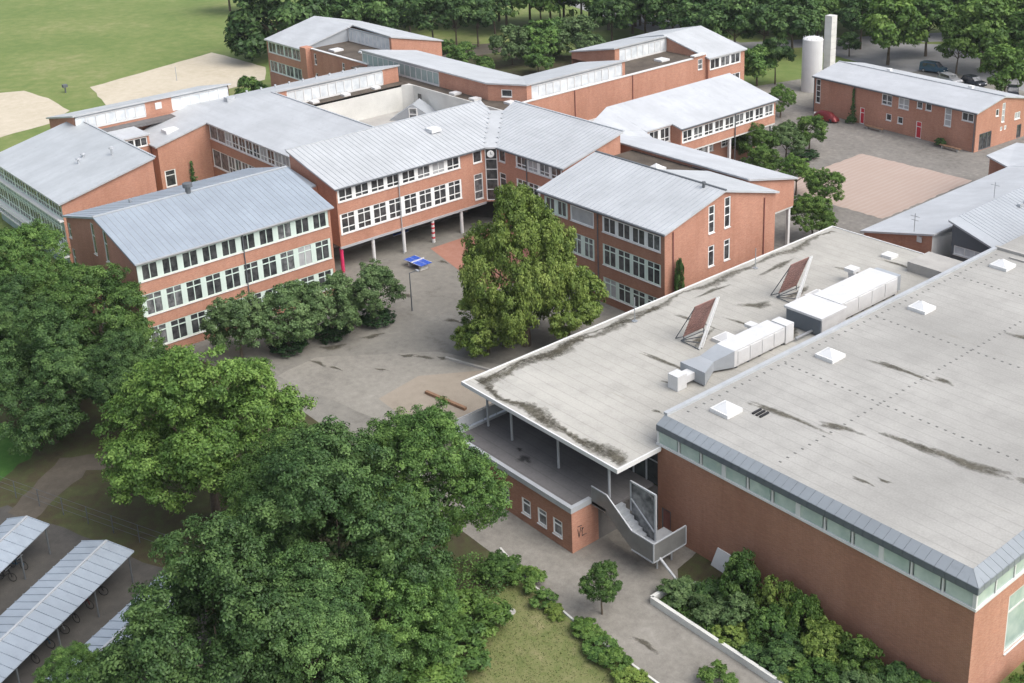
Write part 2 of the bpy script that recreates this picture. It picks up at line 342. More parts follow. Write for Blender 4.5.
class Bld:
    def __init__(s, name, label, loc, cat='building', group=None, wallmat='brick', rz=0):
        s.o = thing(name, label, cat, loc, group); s.w = MB(); s.wm = wallmat; s.loc = Vector(loc); s.wall_ob = None; s.extra = []
    def face(s, P, Q, prof, wins=(), z0=0., mi=0, depth=.16):
        """wall from P to Q (outside on the right of P->Q); prof: height or [(u,z)...]; wins: (u0,u1,v0,v1,style)"""
        P = Vector((P[0], P[1])); Q = Vector((Q[0], Q[1])); L = (Q-P).length; t = (Q-P)/L; n = Vector((t.y, -t.x))
        if isinstance(prof, (int, float)): prof = [(0, prof), (L, prof)]
        def top(u):
            for (a, za), (b, zb) in zip(prof, prof[1:]):
                if a-1e-6 <= u <= b+1e-6: return za+(zb-za)*(u-a)/(b-a)
            return prof[-1][1]
        us = sorted(set([round(u, 4) for u, _ in prof]+[round(x, 4) for w in wins for x in w[:2]]+[0, round(L, 4)]))
        us = [u for u in us if -1e-6 <= u <= L+1e-3]
        p3 = lambda u, z, d=0: (P.x+t.x*u-n.x*d, P.y+t.y*u-n.y*d, z)
        for a, b in zip(us, us[1:]):
            mid = (a+b)/2; ops = sorted([(w[2], w[3]) for w in wins if w[0] < mid < w[1]]); z = z0
            for lo, hi in ops:
                if lo > z+1e-4: s.w.poly([p3(a, z), p3(b, z), p3(b, lo), p3(a, lo)], mi)
                z = hi
            s.w.poly([p3(a, z), p3(b, z), p3(b, top(b)), p3(a, top(a))], mi)
        for w in wins:
            u0, u1, v0, v1 = w[:4]; d = depth
            s.w.poly([p3(u0, v0), p3(u1, v0), p3(u1, v0, d), p3(u0, v0, d)], mi); s.w.poly([p3(u0, v1, d), p3(u1, v1, d), p3(u1, v1), p3(u0, v1)], mi)
            s.w.poly([p3(u0, v0, d), p3(u0, v1, d), p3(u0, v1), p3(u0, v0)], mi); s.w.poly([p3(u1, v0), p3(u1, v1), p3(u1, v1, d), p3(u1, v0, d)], mi)
            s.w.poly([p3(u0, v0, d), p3(u1, v0, d), p3(u1, v1, d), p3(u0, v1, d)], mi)
            st = w[4]
            if st is None: continue
            s.window(P, t, u0, u1, v0, v1, st)
    def window(s, P, t, u0, u1, v0, v1, st):
        n_ = st.get('n', 1); wd = (u1-u0)/n_
        for k in range(n_):
            gm = st.get('g', 'glass')
            r = random.random()
            if st.get('vary', True) and gm == 'glass': gm = 'glass' if r < .74 else ('glass_mid' if r < .96 else 'glass_blind')
            if k in st.get('blind', ()): gm = 'glass_blind'
            F, G, Sl = win_mesh(wd-.004, v1-v0, st.get('c', 2), st.get('r', (1,)), st.get('s', .28), st.get('f', 'frame_white'), gm)
            px = P+t*(u0+wd*k+.002)
            o = link('window', F, s.o, Vector((px.x, px.y, v0))-s.loc, math.atan2(t.y, t.x))
            link('glass', G, o)
            if st.get('sill', True): link('sill', Sl, o)
            if gm in ('glass', 'glass_mid') and st.get('vary', True) and random.random() < .24:
                fr = random.choice((.25, .4, .55, .7)); sd_ = st.get('s', .28); c0 = random.randrange(st.get('c', 2)) if random.random() < .4 else None; hh = v1-v0; kb = (round(wd, 2), round(hh, 2), fr, sd_, c0, st.get('c', 2))
                if kb not in WIN:
                    q = MB(); a_, e_ = sd_, wd-sd_
                    if c0 is not None: w_ = (e_-a_)/st.get('c', 2); a_, e_ = a_+w_*c0, a_+w_*(c0+1)
                    q.box((a_+.03, .088, hh-.1-(hh-.2)*fr), (e_-.03, .096, hh-.1)); WIN[kb] = q.mesh('blind', random.choice(('blind_pale', 'blind_pale', 'blind_dim')))
                link('blind', WIN[kb], o)
    def slab(s, name, pts, th, mat, ): 
        mb = MB(); mb.prism(pts, th); return mb.build(name, mat, s.o)
    def roof(s, polys, th=.22, mat='roof_metal', seam=None, edge='trim_grey', sp=.62):
        mb = MB()
        for p in polys: mb.prism(p, th)
        o = mb.build('roof', mat, s.o)
        if seam:
            sm = MB()
            for p, d in zip(polys, seam):
                if d is None: continue
                seams(sm, p, d, sp)
            if sm.v:
                q = sm.build('standing_seams', 'seam', o); q['kind'] = 'stuff'
        return o
    def part(s, name, mb, mat, parent=None, smooth=False): return mb.build(name, mat, parent or s.o, smooth)
    def done(s, mats=None):
        s.wall_ob = s.w.build('wall', mats or s.wm, s.o); return s.o
def seams(mb, poly, d, sp, h=.03, w=.04):
    "ribs parallel to the horizontal direction d running over the 3D polygon"
    d = Vector((d[0], d[1])).normalized(); nrm = Vector((-d.y, d.x))
    P2 = [Vector((p[0], p[1])) for p in poly]; lo = min(p.dot(nrm) for p in P2); hi = max(p.dot(nrm) for p in P2)
    n = max(1, round((hi-lo)/sp)); k = 1
    for k in range(1, n):
        c = lo+(hi-lo)*k/n; hits = []
        for i in range(len(poly)):
            a, b = poly[i], poly[(i+1) % len(poly)]; da = P2[i].dot(nrm)-c; db = P2[(i+1) % len(poly)].dot(nrm)-c
            if da*db < 0:
                f = da/(da-db); hits.append(Vector(a)+(Vector(b)-Vector(a))*f)
        if len(hits) >= 2:
            hits.sort(key=lambda q: q.x*d.x+q.y*d.y); e = Vector((0, 0, h/2))
            mb.bar(hits[0]+e, hits[-1]+e, w, h)
A2 = dict(c=2, r=(1,), s=.30, f='frame_green')
T2 = dict(c=2, r=(.27, .73), s=.28, f='frame_green')
B2s = dict(c=2, r=(.72, .28), s=.24)
D3 = dict(c=2, r=(.22, .50, .28), s=.24)
def st(base, **k): d = dict(base); d.update(k); return d
def down_pipe(b, x, y, z0, z1, mat='trim_dark'):
    mb = MB(); mb.tube((x, y, z0), (x, y, z1), .06, n=6); b.part('downpipe', mb, mat)
def gutter(b, p, q, mat='trim_grey'):
    mb = MB(); mb.bar(p, q, .16, .14); b.part('gutter', mb, mat)

def build_L1():
    b = Bld('school_block', 'brick three-storey block with steel-blue seamed gable roof behind the round trees', (-112.6, 49, 0))
    x0, x1, y0, y1 = -121.5, -103.8, 38.6, 59.4
    b.face((x1, y0), (x1, y1), 9.75, [(.15, 20.55, 7.82, 9.5, st(A2, n=10)), (.15, 20.55, 4.3, 6.5, st(T2, n=10)), (.15, 20.55, .95, 3.1, st(T2, n=10))])
    sl = dict(c=1, r=(.4, .6), s=.1, f='frame_green')
    b.face((x0, y0), (x1, y0), [(0, 9.75), (8.85, 11.9), (17.7, 9.75)],
           [(.15, .95, 7.6, 9.2, sl), (.25, 1.05, 4.0, 6.4, sl), (6.9, 7.75, 7.7, 11.0, sl), (10.0, 10.85, 7.75, 11.0, sl), (6.9, 7.75, 4.3, 6.4, sl), (10.0, 10.85, 4.3, 6.4, sl), (6.9, 7.75, 1.0, 3.1, sl), (10.0, 10.85, 1.0, 3.1, sl)])
    b.face((x1, y1), (x0, y1), [(0, 9.75), (8.85, 11.9), (17.7, 9.75)]); b.face((x0, y1), (x0, y0), 9.75)
    e = .3; k = 2.15/8.85
    b.roof([[(x1+e, y0-e, 9.95-k*e), (x1+e, y1+e, 9.95-k*e), (-112.65, y1+e, 12.1), (-112.65, y0-e, 12.1)],
            [(-112.65, y0-e, 12.1), (-112.65, y1+e, 12.1), (x0-e, y1+e, 9.95-k*e), (x0-e, y0-e, 9.95-k*e)]], .2, 'roof_metal_blue', [(1, 0), (1, 0)])
    gutter(b, (x1+.36, y0-.3, 9.78), (x1+.36, y1+.3, 9.78))
    for y in (49.4,): down_pipe(b, x1+.08, y, 0, 9.7)
    mb = MB(); mb.bar((-112.65, y0-.32, 12.14), (-112.65, y1+.3, 12.14), .3, .1); b.part('ridge_cap', mb, 'trim_grey')
    mb = MB(); mb.box((x1-.02, y0-.06, 7.75), (x1+.06, y0+.14, 9.6)); mb.box((x1-.02, y0-.06, 4.2), (x1+.06, y0+.14, 6.6)); b.part('corner_post', mb, 'frame_green')
    mb = MB(); mb.lathe([(.28, 0), (.28, .8), (.5, .85), (.5, 1.25), (.3, 1.3)], (-112.6, 48.3, 11.85), 12); b.part('roof_vent', mb, 'trim_dark')
    mb = MB(); mb.lathe([(.16, 0), (.16, .5), (.05, .55)], (-117.4, 44, 10.8), 10); b.part('vent_pipe', mb, 'steel')
    # link between the two blocks
    b.face((-112.3, y1), (-112.3, 63), 9.2, [(.5, 3.1, 7.4, 8.9, st(B2s, c=2))]); b.face((-118, 63), (-118, y1), 9.6)
    b.slab('link_roof', [(-112, y1+.35, 9.4), (-112, 62.7, 9.4), (-118, 62.7, 10.2), (-118, y1+.35, 10.2)], .2, 'roof_metal_blue')
    b.done()
build_L1()

def build_C():
    b = Bld('school_block', 'brick wing over white columns facing the ping-pong table and clock corner', (-113, 74, 0))
    xe, xr = -108.4, -117.9
    b.face((xe, 63), (xe, 83.2), 9.75, [(.15, 16.75, 8.12, 9.62, st(B2s, n=8, blind=(6,))), (.2, 16.75, 4.42, 6.75, st(D3, n=8)), (18.6, 19.9, 8.12, 9.62, dict(c=1, r=(1,), s=.1)), (18.6, 19.9, 3.6, 6.75, dict(c=1, r=(.2, .5, .3), s=.1))], z0=3.05)
    # chamfered glazed clock bay in the inner corner
    b.face((xe, 83.2), (-107.2, 84.4), 9.75, [(.12, 1.58, 3.2, 9.65, dict(c=1, r=(.2, .2, .2, .2, .2), s=.1, sill=False, vary=False))], z0=3.05)
    b.face((-107.2, 84.4), (-95.8, 84.4), 9.75, [(.1, 1.3, 8.12, 9.62, dict(c=1, r=(1,), s=.1)), (.1, 1.3, 3.6, 6.75, dict(c=1, r=(.2, .5, .3), s=.1)), (3.2, 11.2, 8.1, 9.62, st(B2s, n=4, blind=(1,))), (3.2, 11.2, 4.4, 6.75, st(D3, n=4)), (3.2, 11.2, 1.1, 2.9, st(T2, n=4, f='frame_white'))], z0=0)
    b.face((xr, 63), (xe, 63), [(0, 11.9), (9.5, 9.75)], z0=3.05); b.face((xr, 63), (-113, 63), 3.05)
    b.face((-95.8, 84.4), (-95.8, 93.2), [(0, 9.75), (8.8, 11.8)])
    b.face((-95.8, 93.2), (-115, 93.2), 11.8, z0=4); b.face((-115, 93.2), (-114.3, 91.2), [(0, 11.8), (2.12, 11.35)], z0=4)
    b.face((-114.3, 91.2), (-115.5, 90), 11.3, z0=4); b.face((-115.5, 90), (-118, 90.6), [(0, 11.35), (2.57, 11.8)], z0=4)
    b.face((-118, 90.6), (xr, 63), 11.8, z0=4)
    polys = [[(-108.1, 62.7, 9.84), (-108.1, 83.1, 9.84), (-115.5, 90.0, 11.5), (-118.1, 90.7, 12.1), (-118.1, 62.7, 12.1)],
             [(-108.1, 83.1, 9.84), (-107.1, 84.1, 9.84), (-114.3, 91.2, 11.5), (-115.5, 90.0, 11.5)],
             [(-107.1, 84.1, 9.84), (-95.5, 84.1, 9.84), (-95.5, 93.4, 12.05), (-115.0, 93.5, 12.05), (-114.3, 91.2, 11.5)]]
    rf = b.roof(polys, .2, 'roof_metal', [(1, 0), None, (0, 1)])
    sg = MB()
    for i in range(7):
        f = .12+.13*i
        for p, q in (((-108.1, 83.1, 9.84), (-115.5, 90.0, 11.5)), ((-107.1, 84.1, 9.84), (-114.3, 91.2, 11.5))):
            c = Vector(p)+(Vector(q)-Vector(p))*f; sg.box((c.x-.14, c.y-.14, c.z+.01), (c.x+.14, c.y+.14, c.z+.1))
    b.part('snow_guards', sg, 'trim_grey', rf)['kind'] = 'stuff'
    mb = MB(); mb.bar((-118.15, 62.7, 12.13), (-118.15, 90.7, 12.13), .25, .12); mb.bar((-95.5, 93.5, 12.08), (-115, 93.6, 12.08), .25, .12); b.part('ridge_cap', mb, 'trim_grey')
    gutter(b, (-108.02, 62.7, 9.72), (-108.02, 83.1, 9.72), 'trim_dark'); gutter(b, (-107.1, 84.03, 9.72), (-95.5, 84.03, 9.72), 'trim_dark')
    # clock
    mb = MB(); c = Vector((-107.62, 83.62, 9.05)); n = Vector((.7071, -.7071, 0))
    mb.tube(c, c+n*.12, .42, n=20); ck = b.part('clock', mb, 'frame_white')
    mb = MB(); mb.bar(c+n*.135, c+n*.135+Vector((0, 0, .3)), .05, .02, up=n); mb.bar(c+n*.135, c+n*.135+Vector((.14, .14, 0)), .05, .02, up=n); b.part('clock_hands', mb, 'black', ck)
    # soffit, fascia beam, columns, recessed ground floor
    mb = MB(); mb.box((-117.8, 63.05, 2.85), (-108.45, 84.3, 3.04)); b.part('soffit', mb, 'soffit')
    mb = MB(); mb.box((-108.5, 62.95, 2.8), (-108.3, 83.2, 3.05)); b.part('fascia', mb, 'trim_grey')
    for i, y in enumerate((63.15, 67.25, 71.35, 75.45, 79.6)):
        mb = MB(); mb.tube((-108.62, y, 0), (-108.62, y, 2.8), .2, n=10)
        if i == 0: tag(b.part('column', mb, 'pink_paint'), 'pink painted column', None)
        else: b.part('column', mb, 'trim_white')
        if i == 3:
            mb = MB()
            for z in (.5, 1.1, 1.7, 2.2): mb.tube((-108.62, y, z), (-108.62, y, z+.22), .21, n=10)
            b.part('painted_bands', mb, 'red_paint')
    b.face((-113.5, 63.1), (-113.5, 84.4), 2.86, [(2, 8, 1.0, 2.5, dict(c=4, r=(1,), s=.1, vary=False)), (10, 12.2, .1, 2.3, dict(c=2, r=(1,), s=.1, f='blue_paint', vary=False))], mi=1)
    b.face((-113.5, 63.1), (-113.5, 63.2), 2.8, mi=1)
    mb = MB(); mb.box((-104, 83.7, 8.5), (-104.0+.01, 83.71, 8.51))
    mb = MB(); mb.box((-114.9, 79.6, 11.2), (-113.5, 81.0, 11.62)); sk = b.part('skylight', mb, 'acrylic')
    down_pipe(b, -108.25, 71.0, 0, 9.7, 'trim_grey'); down_pipe(b, -102, 84.3, 0, 9.7)
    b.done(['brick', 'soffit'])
build_C()

def build_R1():
    b = Bld('school_block', 'salmon brick block beside the chestnut tree with slit windows in its gable', (-83, 86, 0))
    x0, x1, y0, y1, yr = -92, -74.2, 77.8, 94, 86
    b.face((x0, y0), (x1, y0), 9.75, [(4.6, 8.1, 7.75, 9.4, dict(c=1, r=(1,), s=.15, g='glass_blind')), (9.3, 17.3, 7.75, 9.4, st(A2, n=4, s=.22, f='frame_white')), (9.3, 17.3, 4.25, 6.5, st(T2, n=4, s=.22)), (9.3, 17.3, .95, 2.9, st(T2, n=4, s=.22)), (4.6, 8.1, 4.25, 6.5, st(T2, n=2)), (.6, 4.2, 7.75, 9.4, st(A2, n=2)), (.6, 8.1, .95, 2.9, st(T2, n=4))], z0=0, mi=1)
    sl = dict(c=1, r=(.3, .3, .4), s=.12); sb = dict(c=1, r=(.25, .75), s=.12)
    b.face((x1, y0), (x1, y1), [(0, 9.75), (8.2, 11.9), (16.2, 9.75)], [(6.1, 7.0, 8.05, 10.9, sl), (8.4, 9.3, 8.0, 11.2, sl), (6.1, 7.0, 4.55, 6.75, sb), (8.4, 9.3, 4.55, 6.75, sb), (6.1, 7.0, 1.2, 3.3, sb), (8.4, 9.3, 1.2, 3.3, sb)])
    b.face((x1, y1), (-83.3, y1), 9.75); b.face((-83.3, y1), (-83.3, yr), [(0, 9.75), (8, 11.9)], z0=9)
    b.face((-83.3, y1), (x0, y1), 9.4); b.face((x0, yr+.1), (x0, y0), [(0, 11.9), (8.3, 9.75)]); b.face((x0, y1), (x0, yr+.1), 9.4); b.face((-83.3, yr+.05), (x0, yr+.05), 11.85, z0=9)
    e = .28
    b.roof([[(x0-e, y0-e, 9.88), (x1+e, y0-e, 9.88), (x1+e, yr, 12.1), (x0-e, yr, 12.1)], [(-83.5, yr, 12.1), (x1+e, yr, 12.1), (x1+e, y1+e, 9.88), (-83.5, y1+e, 9.88)]], .2, 'roof_metal_y', [(0, 1), None])
    mb = MB(); mb.bar((x0-.3, yr+.06, 12.12), (x1+.3, yr+.06, 12.12), .24, .12); b.part('ridge_cap', mb, 'trim_dark')
    gutter(b, (x0-.3, y0-.34, 9.74), (x1+.3, y0-.34, 9.74), 'trim_dark')
    mb = MB(); mb.box((-95.6, yr+.2, 9.3), (-83.4, 94.9, 9.5)); b.part('gravel_roof', mb, 'gravel')
    skylight(-88.6, 91.6, 9.5, 1.3, b, 'skylight')
    down_pipe(b, x1+.08, 92.2, 0, 9.7, 'rust_red'); down_pipe(b, x1+.08, 78.9, 0, 9.7, 'rust_red'); down_pipe(b, -83.3, y0-.08, 0, 9.7)
    mb = MB(); mb.lathe([(.14, 0), (.14, .4), (.24, .45), (.2, .6)], (-76.3, yr-.5, 11.95), 10); b.part('vent_pipe', mb, 'trim_dark')
    b.done(['brick', 'brick_brown_shaded'])  # long window front takes the darker brick, its shade painted into the colour
def skylight(x, y, z, s, b=None, name='skylight', label=None, group=None, flat=False):
    "white upstand with a pyramid of acrylic"
    mb = MB(); mb.box((x-s/2-.12, y-s/2-.12, z-.02), (x+s/2+.12, y+s/2+.12, z+.28))
    if b is not None: o = b.part(name, mb, 'trim_white')
    else: o = tag(mb.build(name, 'trim_white', None, loc=(x, y, z)), label, 'skylight', group)
    mb = MB(); h = z+.283; t = .12 if flat else s*.36
    a = s/2; q = [(x-a, y-a, h), (x+a, y-a, h), (x+a, y+a, h), (x-a, y+a, h)]
    mb.add(q+[(x, y, h+t)], [(0, 1, 4), (1, 2, 4), (2, 3, 4), (3, 0, 4), (3, 2, 1, 0)])
    mb.build('dome', 'acrylic', o); return o
build_R1()

def build_R23():
    b = Bld('school_block', 'salmon brick bent wing on columns with pale roof by the pink plaza', (-95, 108, 0))
    # front arm
    b.face((-78.6, 95), (-78.6, 102.7), [(0, 9.8), (7.7, 8.1)], z0=4.95)
    b.face((-106, 95), (-78.6, 95), 9.8, [(19.5, 27.0, 8.9, 9.6, dict(c=1, r=(1,), s=.05, g='rust_red', f='trim_grey', sill=False, vary=False))], z0=4.95)
    b.face((-78.6, 102.7), (-100.4, 102.7), 8.1, [(1, 21, 6.1, 7.7, st(B2s, n=10))], z0=4.95)
    # rear arm
    b.face((-100.4, 108.2), (-100.4, 126.6), 8.1, [(.25, 18.1, 6.2, 7.75, st(B2s, n=9))], z0=4.95)
    b.face((-102, 102.7), (-102, 108.2), 8.55, [(1.4, 5.3, 6.3, 8.2, st(B2s, n=2))], z0=0)
    b.face((-102, 108.2), (-100.4, 108.2), [(0, 8.5), (1.6, 8.1)], z0=4.95)
    b.face((-100.4, 126.6), (-108.6, 126.6), [(0, 8.1), (8.2, 10.2)], z0=4.95); b.face((-108.6, 126.6), (-108.6, 103.4), 10.2, z0=0); b.face((-108.6, 103.4), (-103.8, 95), [(0, 10.2), (9.67, 9.8)], z0=0)
    # ground floors set back
    b.face((-103.2, 105), (-103.2, 126), 4.9, [(5, 12.5, 2.6, 4.3, st(B2s, n=4)), (14, 20, 2.6, 4.3, st(B2s, n=3))], mi=0)
    b.face((-103.2, 126), (-108.5, 126), 4.9); b.face((-106, 96.5), (-84.5, 96.5), 4.9); b.face((-84.5, 96.5), (-84.5, 101.5), 4.9, [(1, 4, 1, 3, T2)]); b.face((-84.5, 101.5), (-102, 101.5), 4.9)
    mb = MB(); mb.box((-108.5, 103.5, 4.75), (-100.42, 126.55, 4.94)); mb.box((-105.9, 95.05, 4.75), (-78.65, 102.65, 4.94)); b.part('soffit', mb, 'concrete_light')
    for x, y in ((-100.75, 126.2), (-100.75, 117.8), (-100.75, 122), (-100.75, 113.6), (-78.95, 102.3), (-78.95, 95.4), (-83, 102.3)):
        mb = MB(); mb.box((x-.16, y-.16, 0), (x+.16, y+.16, 4.75)); b.part('column', mb, 'trim_white')
    b.roof([[(-78.3, 103.0, 8.2), (-100.2, 103.0, 8.2), (-102, 103.4, 8.62), (-103.8, 94.8, 10.0), (-78.3, 94.8, 10.0)],
            [(-102, 103.4, 8.66), (-108.7, 103.4, 10.42), (-103.8, 94.8, 10.0)],
            [(-100.1, 126.9, 8.2), (-108.7, 126.9, 10.42), (-108.7, 103.4, 10.42), (-101.7, 103.4, 8.6), (-101.7, 108.0, 8.6), (-100.1, 108.0, 8.2)]], .2, 'roof_white')
    mb = MB(); mb.bar((-103.8, 94.72, 10.02), (-78.3, 94.72, 10.02), .2, .16); b.part('ridge_cap', mb, 'trim_grey')
    mb = MB(); mb.box((-118.9, 93.6, 4.8), (-108.7, 108, 5.0)); b.part('gravel_roof', mb, 'gravel')
    skylight(-110.6, 103.2, 5.0, 1.2, b)
    skylight(-113.5, 100.2, 5.0, 1.2, b)
    gutter(b, (-100.05, 108, 8.08), (-100.05, 126.9, 8.08), 'trim_dark'); down_pipe(b, -100.3, 118.4, 0, 8)
    b.done()
build_R23()

def strip_glass(b, P, Q, z0, z1, n, mat='glass_strip', bricks=()):
    "glazed clerestory: each pane its own part between thin white posts; bricks = (i,...) cells of masonry"
    P = Vector(P); Q = Vector(Q); d = Q-P; L = d.length; t = d/L; nn = Vector((t.y, -t.x))
    fr = MB(); zt = z1-.42
    fr.bar((P.x, P.y, z0+.12), (Q.x, Q.y, z0+.12), .12, .24); fr.bar((P.x, P.y, zt), (Q.x, Q.y, zt), .12, .1)
    for k in range(n+1):
        c = P+t*(L*k/n); fr.bar((c.x, c.y, z0+.241), (c.x, c.y, zt-.051), .11, .12, up=(nn.x, nn.y, 0))
    f = b.part('clerestory_frame', fr, 'trim_white')
    for k in range(n):
        a = P+t*(L*k/n+.055)-nn*.02; e = P+t*(L*(k+1)/n-.055)-nn*.02
        mb = MB(); mb.bar((a.x, a.y, (z0+zt)/2+.09), (e.x, e.y, (z0+zt)/2+.09), .04, zt-z0-.35); b.part('pane', mb, mat, f)
    mb = MB(); a = P-nn*.005; e = Q-nn*.005; mb.bar((a.x, a.y, z1-.24), (e.x, e.y, z1-.24), .1, .26); b.part('clerestory_fascia', mb, 'zinc_light')

def build_L0():
    b = Bld('school_block', 'pale-roofed brick block with green-framed window bands at the left edge', (-143, 47, 0))
    x0, x1, y0, y1 = -154.8, -130.9, 41.3, 52.4
    g = dict(c=4, r=(.65, .35), s=.15, f='frame_green', n=6)
    b.face((x0, y0), (x1, y0), 8.1, [(.3, 23.6, 6.2, 7.9, dict(g)), (.3, 23.6, 2.75, 4.8, dict(g))], z0=0, mi=1)
    b.face((x1, y0), (x1, y1), [(0, 8.1), (11.1, 10.7)]); b.face((x1, y1), (x0, y1), 10.7); b.face((x0, y1), (x0, y0), [(0, 10.7), (11.1, 8.1)])
    b.roof([[(x0-.3, y0-.35, 8.17), (x1+.3, y0-.35, 8.17), (x1+.3, y1+.15, 10.92), (x0-.3, y1+.15, 10.92)]], .2, 'roof_metal_grey')
    mb = MB(); mb.box((x0, y0-.45, 5.95), (x1, y0-.004, 6.1)); mb.box((x0, y0-.7, 2.5), (x1, y0-.004, 2.66)); mb.box((x0, y0-.7, 1.7), (x1, y0-.004, 1.85)); b.part('ledge', mb, 'trim_white')
    mb = MB()
    for k in range(25):
        x = x0+.3+k*.97; mb.bar((x, y0-.62, 1.85), (x, y0-.62, 2.5), .05)
        mb.bar((x, y0-.3, 4.9), (x, y0-.3, 5.95), .05)
    mb.bar((x0, y0-.62, 3.0), (x1, y0-.62, 3.0), .06); mb.bar((x0, y0-.3, 5.4), (x1, y0-.3, 5.4), .05); b.part('railing', mb, 'frame_green')
    mb = MB(); mb.bar((x0-.3, y1+.2, 10.95), (x1+.3, y1+.2, 10.95), .22, .14); b.part('ridge_cap', mb, 'trim_grey')
    for x, y, h in ((-139.4, 46.8, .7), (-140.8, 47.9, .45), (-137.2, 50.1, 1.0)):
        mb = MB(); z = 8.2+.242*(y-y0); mb.lathe([(.12, 0), (.12, h*.7), (.3, h*.75), (.26, h), (.08, h+.05)], (x, y, z), 10); b.part('vent_pipe', mb, 'trim_grey')
    b.done(['brick', 'panel_green'])
build_L0()

def build_L2():
    b = Bld('school_block', 'brick block with grey hipped roof and long row of narrow windows behind the blue-roofed block', (-138, 70, 0))
    wb = dict(c=2, r=(.68, .32), s=.16)
    b.face((-143.6, 65.5), (-118.2, 65.5), 9.75, [(.2, 4.5, 7.65, 9.6, dict(c=2, r=(1,), s=.12, g='glass_mid')), (4.5, 24.5, 7.65, 9.6, dict(wb, n=11)), (.3, 4.6, 3.9, 6.3, dict(c=2, r=(1,), s=.12, g='glass_mid')), (4.6, 24.6, 3.9, 6.3, dict(wb, n=11, g='glass_mid'))])
    b.face((-143.6, 58.3), (-143.6, 65.5), [(0, 8.05), (7.2, 9.75)], [(.5, 2.0, 2.5, 4.7, dict(c=1, r=(.3, .7), s=.15)), (2.6, 5.4, 7.0, 8.3, None)][:1])
    b.face((-150, 58.3), (-143.6, 58.3), 8.05); b.face((-152.5, 66.4), (-150, 58.3), [(0, 9.95), (8.47, 8.05)]); b.face((-153.4, 95.1), (-152.5, 66.4), 9.8)
    b.face((-143, 76.2), (-143, 95.1), 9.6, z0=0); b.face((-143, 95.1), (-153.4, 95.1), [(0, 11.9), (10.4, 9.8)])
    b.face((-118.2, 74.6), (-143, 74.6), 11.9, z0=4)
    b.roof([[(-150.2, 58.0, 8.13), (-143.4, 58.0, 8.13), (-143.4, 65.2, 9.83), (-118.2, 65.2, 9.83), (-118.2, 74.7, 12.05), (-143, 74.7, 12.05), (-152.7, 66.3, 10.1)],
            [(-142.75, 74.7, 12.05), (-142.75, 95.3, 12.05), (-153.6, 95.3, 9.9), (-152.7, 66.3, 10.1)]], .2, 'roof_metal')
    mb = MB(); mb.bar((-118.2, 74.75, 12.08), (-143, 74.75, 12.08), .2, .14); b.part('ridge_cap', mb, 'trim_grey')
    strip_glass(b, (-143, 77.0), (-143, 92.4), 9.6, 11.95, 12)
    for p_, q_ in (((-143.3, 92.42, 9.6), (-142.95, 95.08, 11.85)), ((-143.3, 74.9, 9.6), (-142.95, 76.98, 11.85))):
        mb = MB(); mb.box(p_, q_); b.part('clerestory_pier', mb, 'brick')
    mb = MB(); mb.box((-142.9, 74.9, 9.4), (-140.8, 95.2, 9.6)); b.part('gravel_roof', mb, 'gravel')
    for y in (80.5, 85.5, 90.5): skylight(-142.0, y, 9.6, .8, b, flat=True)
    # roof light and vents on the slope
    mb = MB(); mb.box((-147.2, 60.6, 8.7), (-145.6, 62.4, 9.2)); b.part('roof_hatch', mb, 'trim_white')
    mb = MB(); mb.box((-147.6, 70.0, 10.9), (-146.5, 71.2, 11.5)); b.part('vent_box', mb, 'trim_grey')
    mb = MB()
    for i in range(9): mb.box((-151+.05*i, 75+2.2*i, 10.5), (-150.8+.05*i, 75.25+2.2*i, 10.85))
    b.part('snow_guards', mb, 'trim_grey')['kind'] = 'stuff'
    # inner court: low roof with pale walls and two little gables
    mb = MB(); mb.box((-140.8, 74.9, 5.8), (-118.2, 95.2, 6.0)); lr = b.part('court_roof', mb, 'concrete')
    mb = MB(); mb.add([(-140.8, 74.9, 6), (-140.8, 94, 6), (-139.6, 95.2, 6), (-118.2, 95.2, 6), (-140.8, 74.9, 9.6), (-140.8, 94, 9.6), (-139.6, 95.2, 9.6), (-118.2, 95.2, 9.6),
        (-141, 74.9, 9.6), (-141, 95.4, 9.6), (-118.2, 95.4, 9.6)], [(0, 4, 5, 1), (1, 5, 6, 2), (2, 6, 7, 3), (4, 8, 9, 5), (5, 9, 6), (6, 9, 10, 7)]); b.part('court_wall', mb, 'concrete_light')
    mb = MB(); mb.box((-138.4, 95.08, 7.2), (-137.7, 95.16, 8.6)); b.part('court_window', mb, 'glass')
    def gablet(cx, cy, w, h, L, dirv, name):
        d = Vector(dirv).normalized(); s_ = Vector((-d.y, d.x)); c = Vector((cx, cy)); q = MB()
        a, e, f, g = c-s_*w, c+s_*w, c+s_*w-d*L, c-s_*w-d*L
        q.add([(a.x, a.y, 6), (e.x, e.y, 6), (c.x, c.y, 6+h), (g.x, g.y, 6), (f.x, f.y, 6), (c.x-d.x*L, c.y-d.y*L, 6+h)], [(0, 1, 2), (1, 4, 5, 2), (0, 2, 5, 3), (3, 5, 4)])
        o = b.part(name, q, 'zinc_light'); q = MB(); w1 = c+d*.02
        for k in range(3):
            z = 6.15+k*.0
        u = Vector((s_.x, s_.y, 0)); p0 = Vector((w1.x, w1.y, 6.1)); hh = h*.75
        q.bar(p0-u*.55, p0-u*.55+Vector((0, 0, hh)), .14); q.bar(p0+u*.55, p0+u*.55+Vector((0, 0, hh)), .14)
        for z in (.07, hh*.5, hh-.05): q.bar(p0-u*.6+Vector((0, 0, z)), p0+u*.6+Vector((0, 0, z)), .12)
        b.part('gable_window_frame', q, 'trim_white', o); q = MB(); q.bar(p0-u*.48+Vector((0, 0, hh/2)), p0+u*.48+Vector((0, 0, hh/2)), .05, hh*.95); b.part('gable_window_pane', q, 'glass_mid', o)
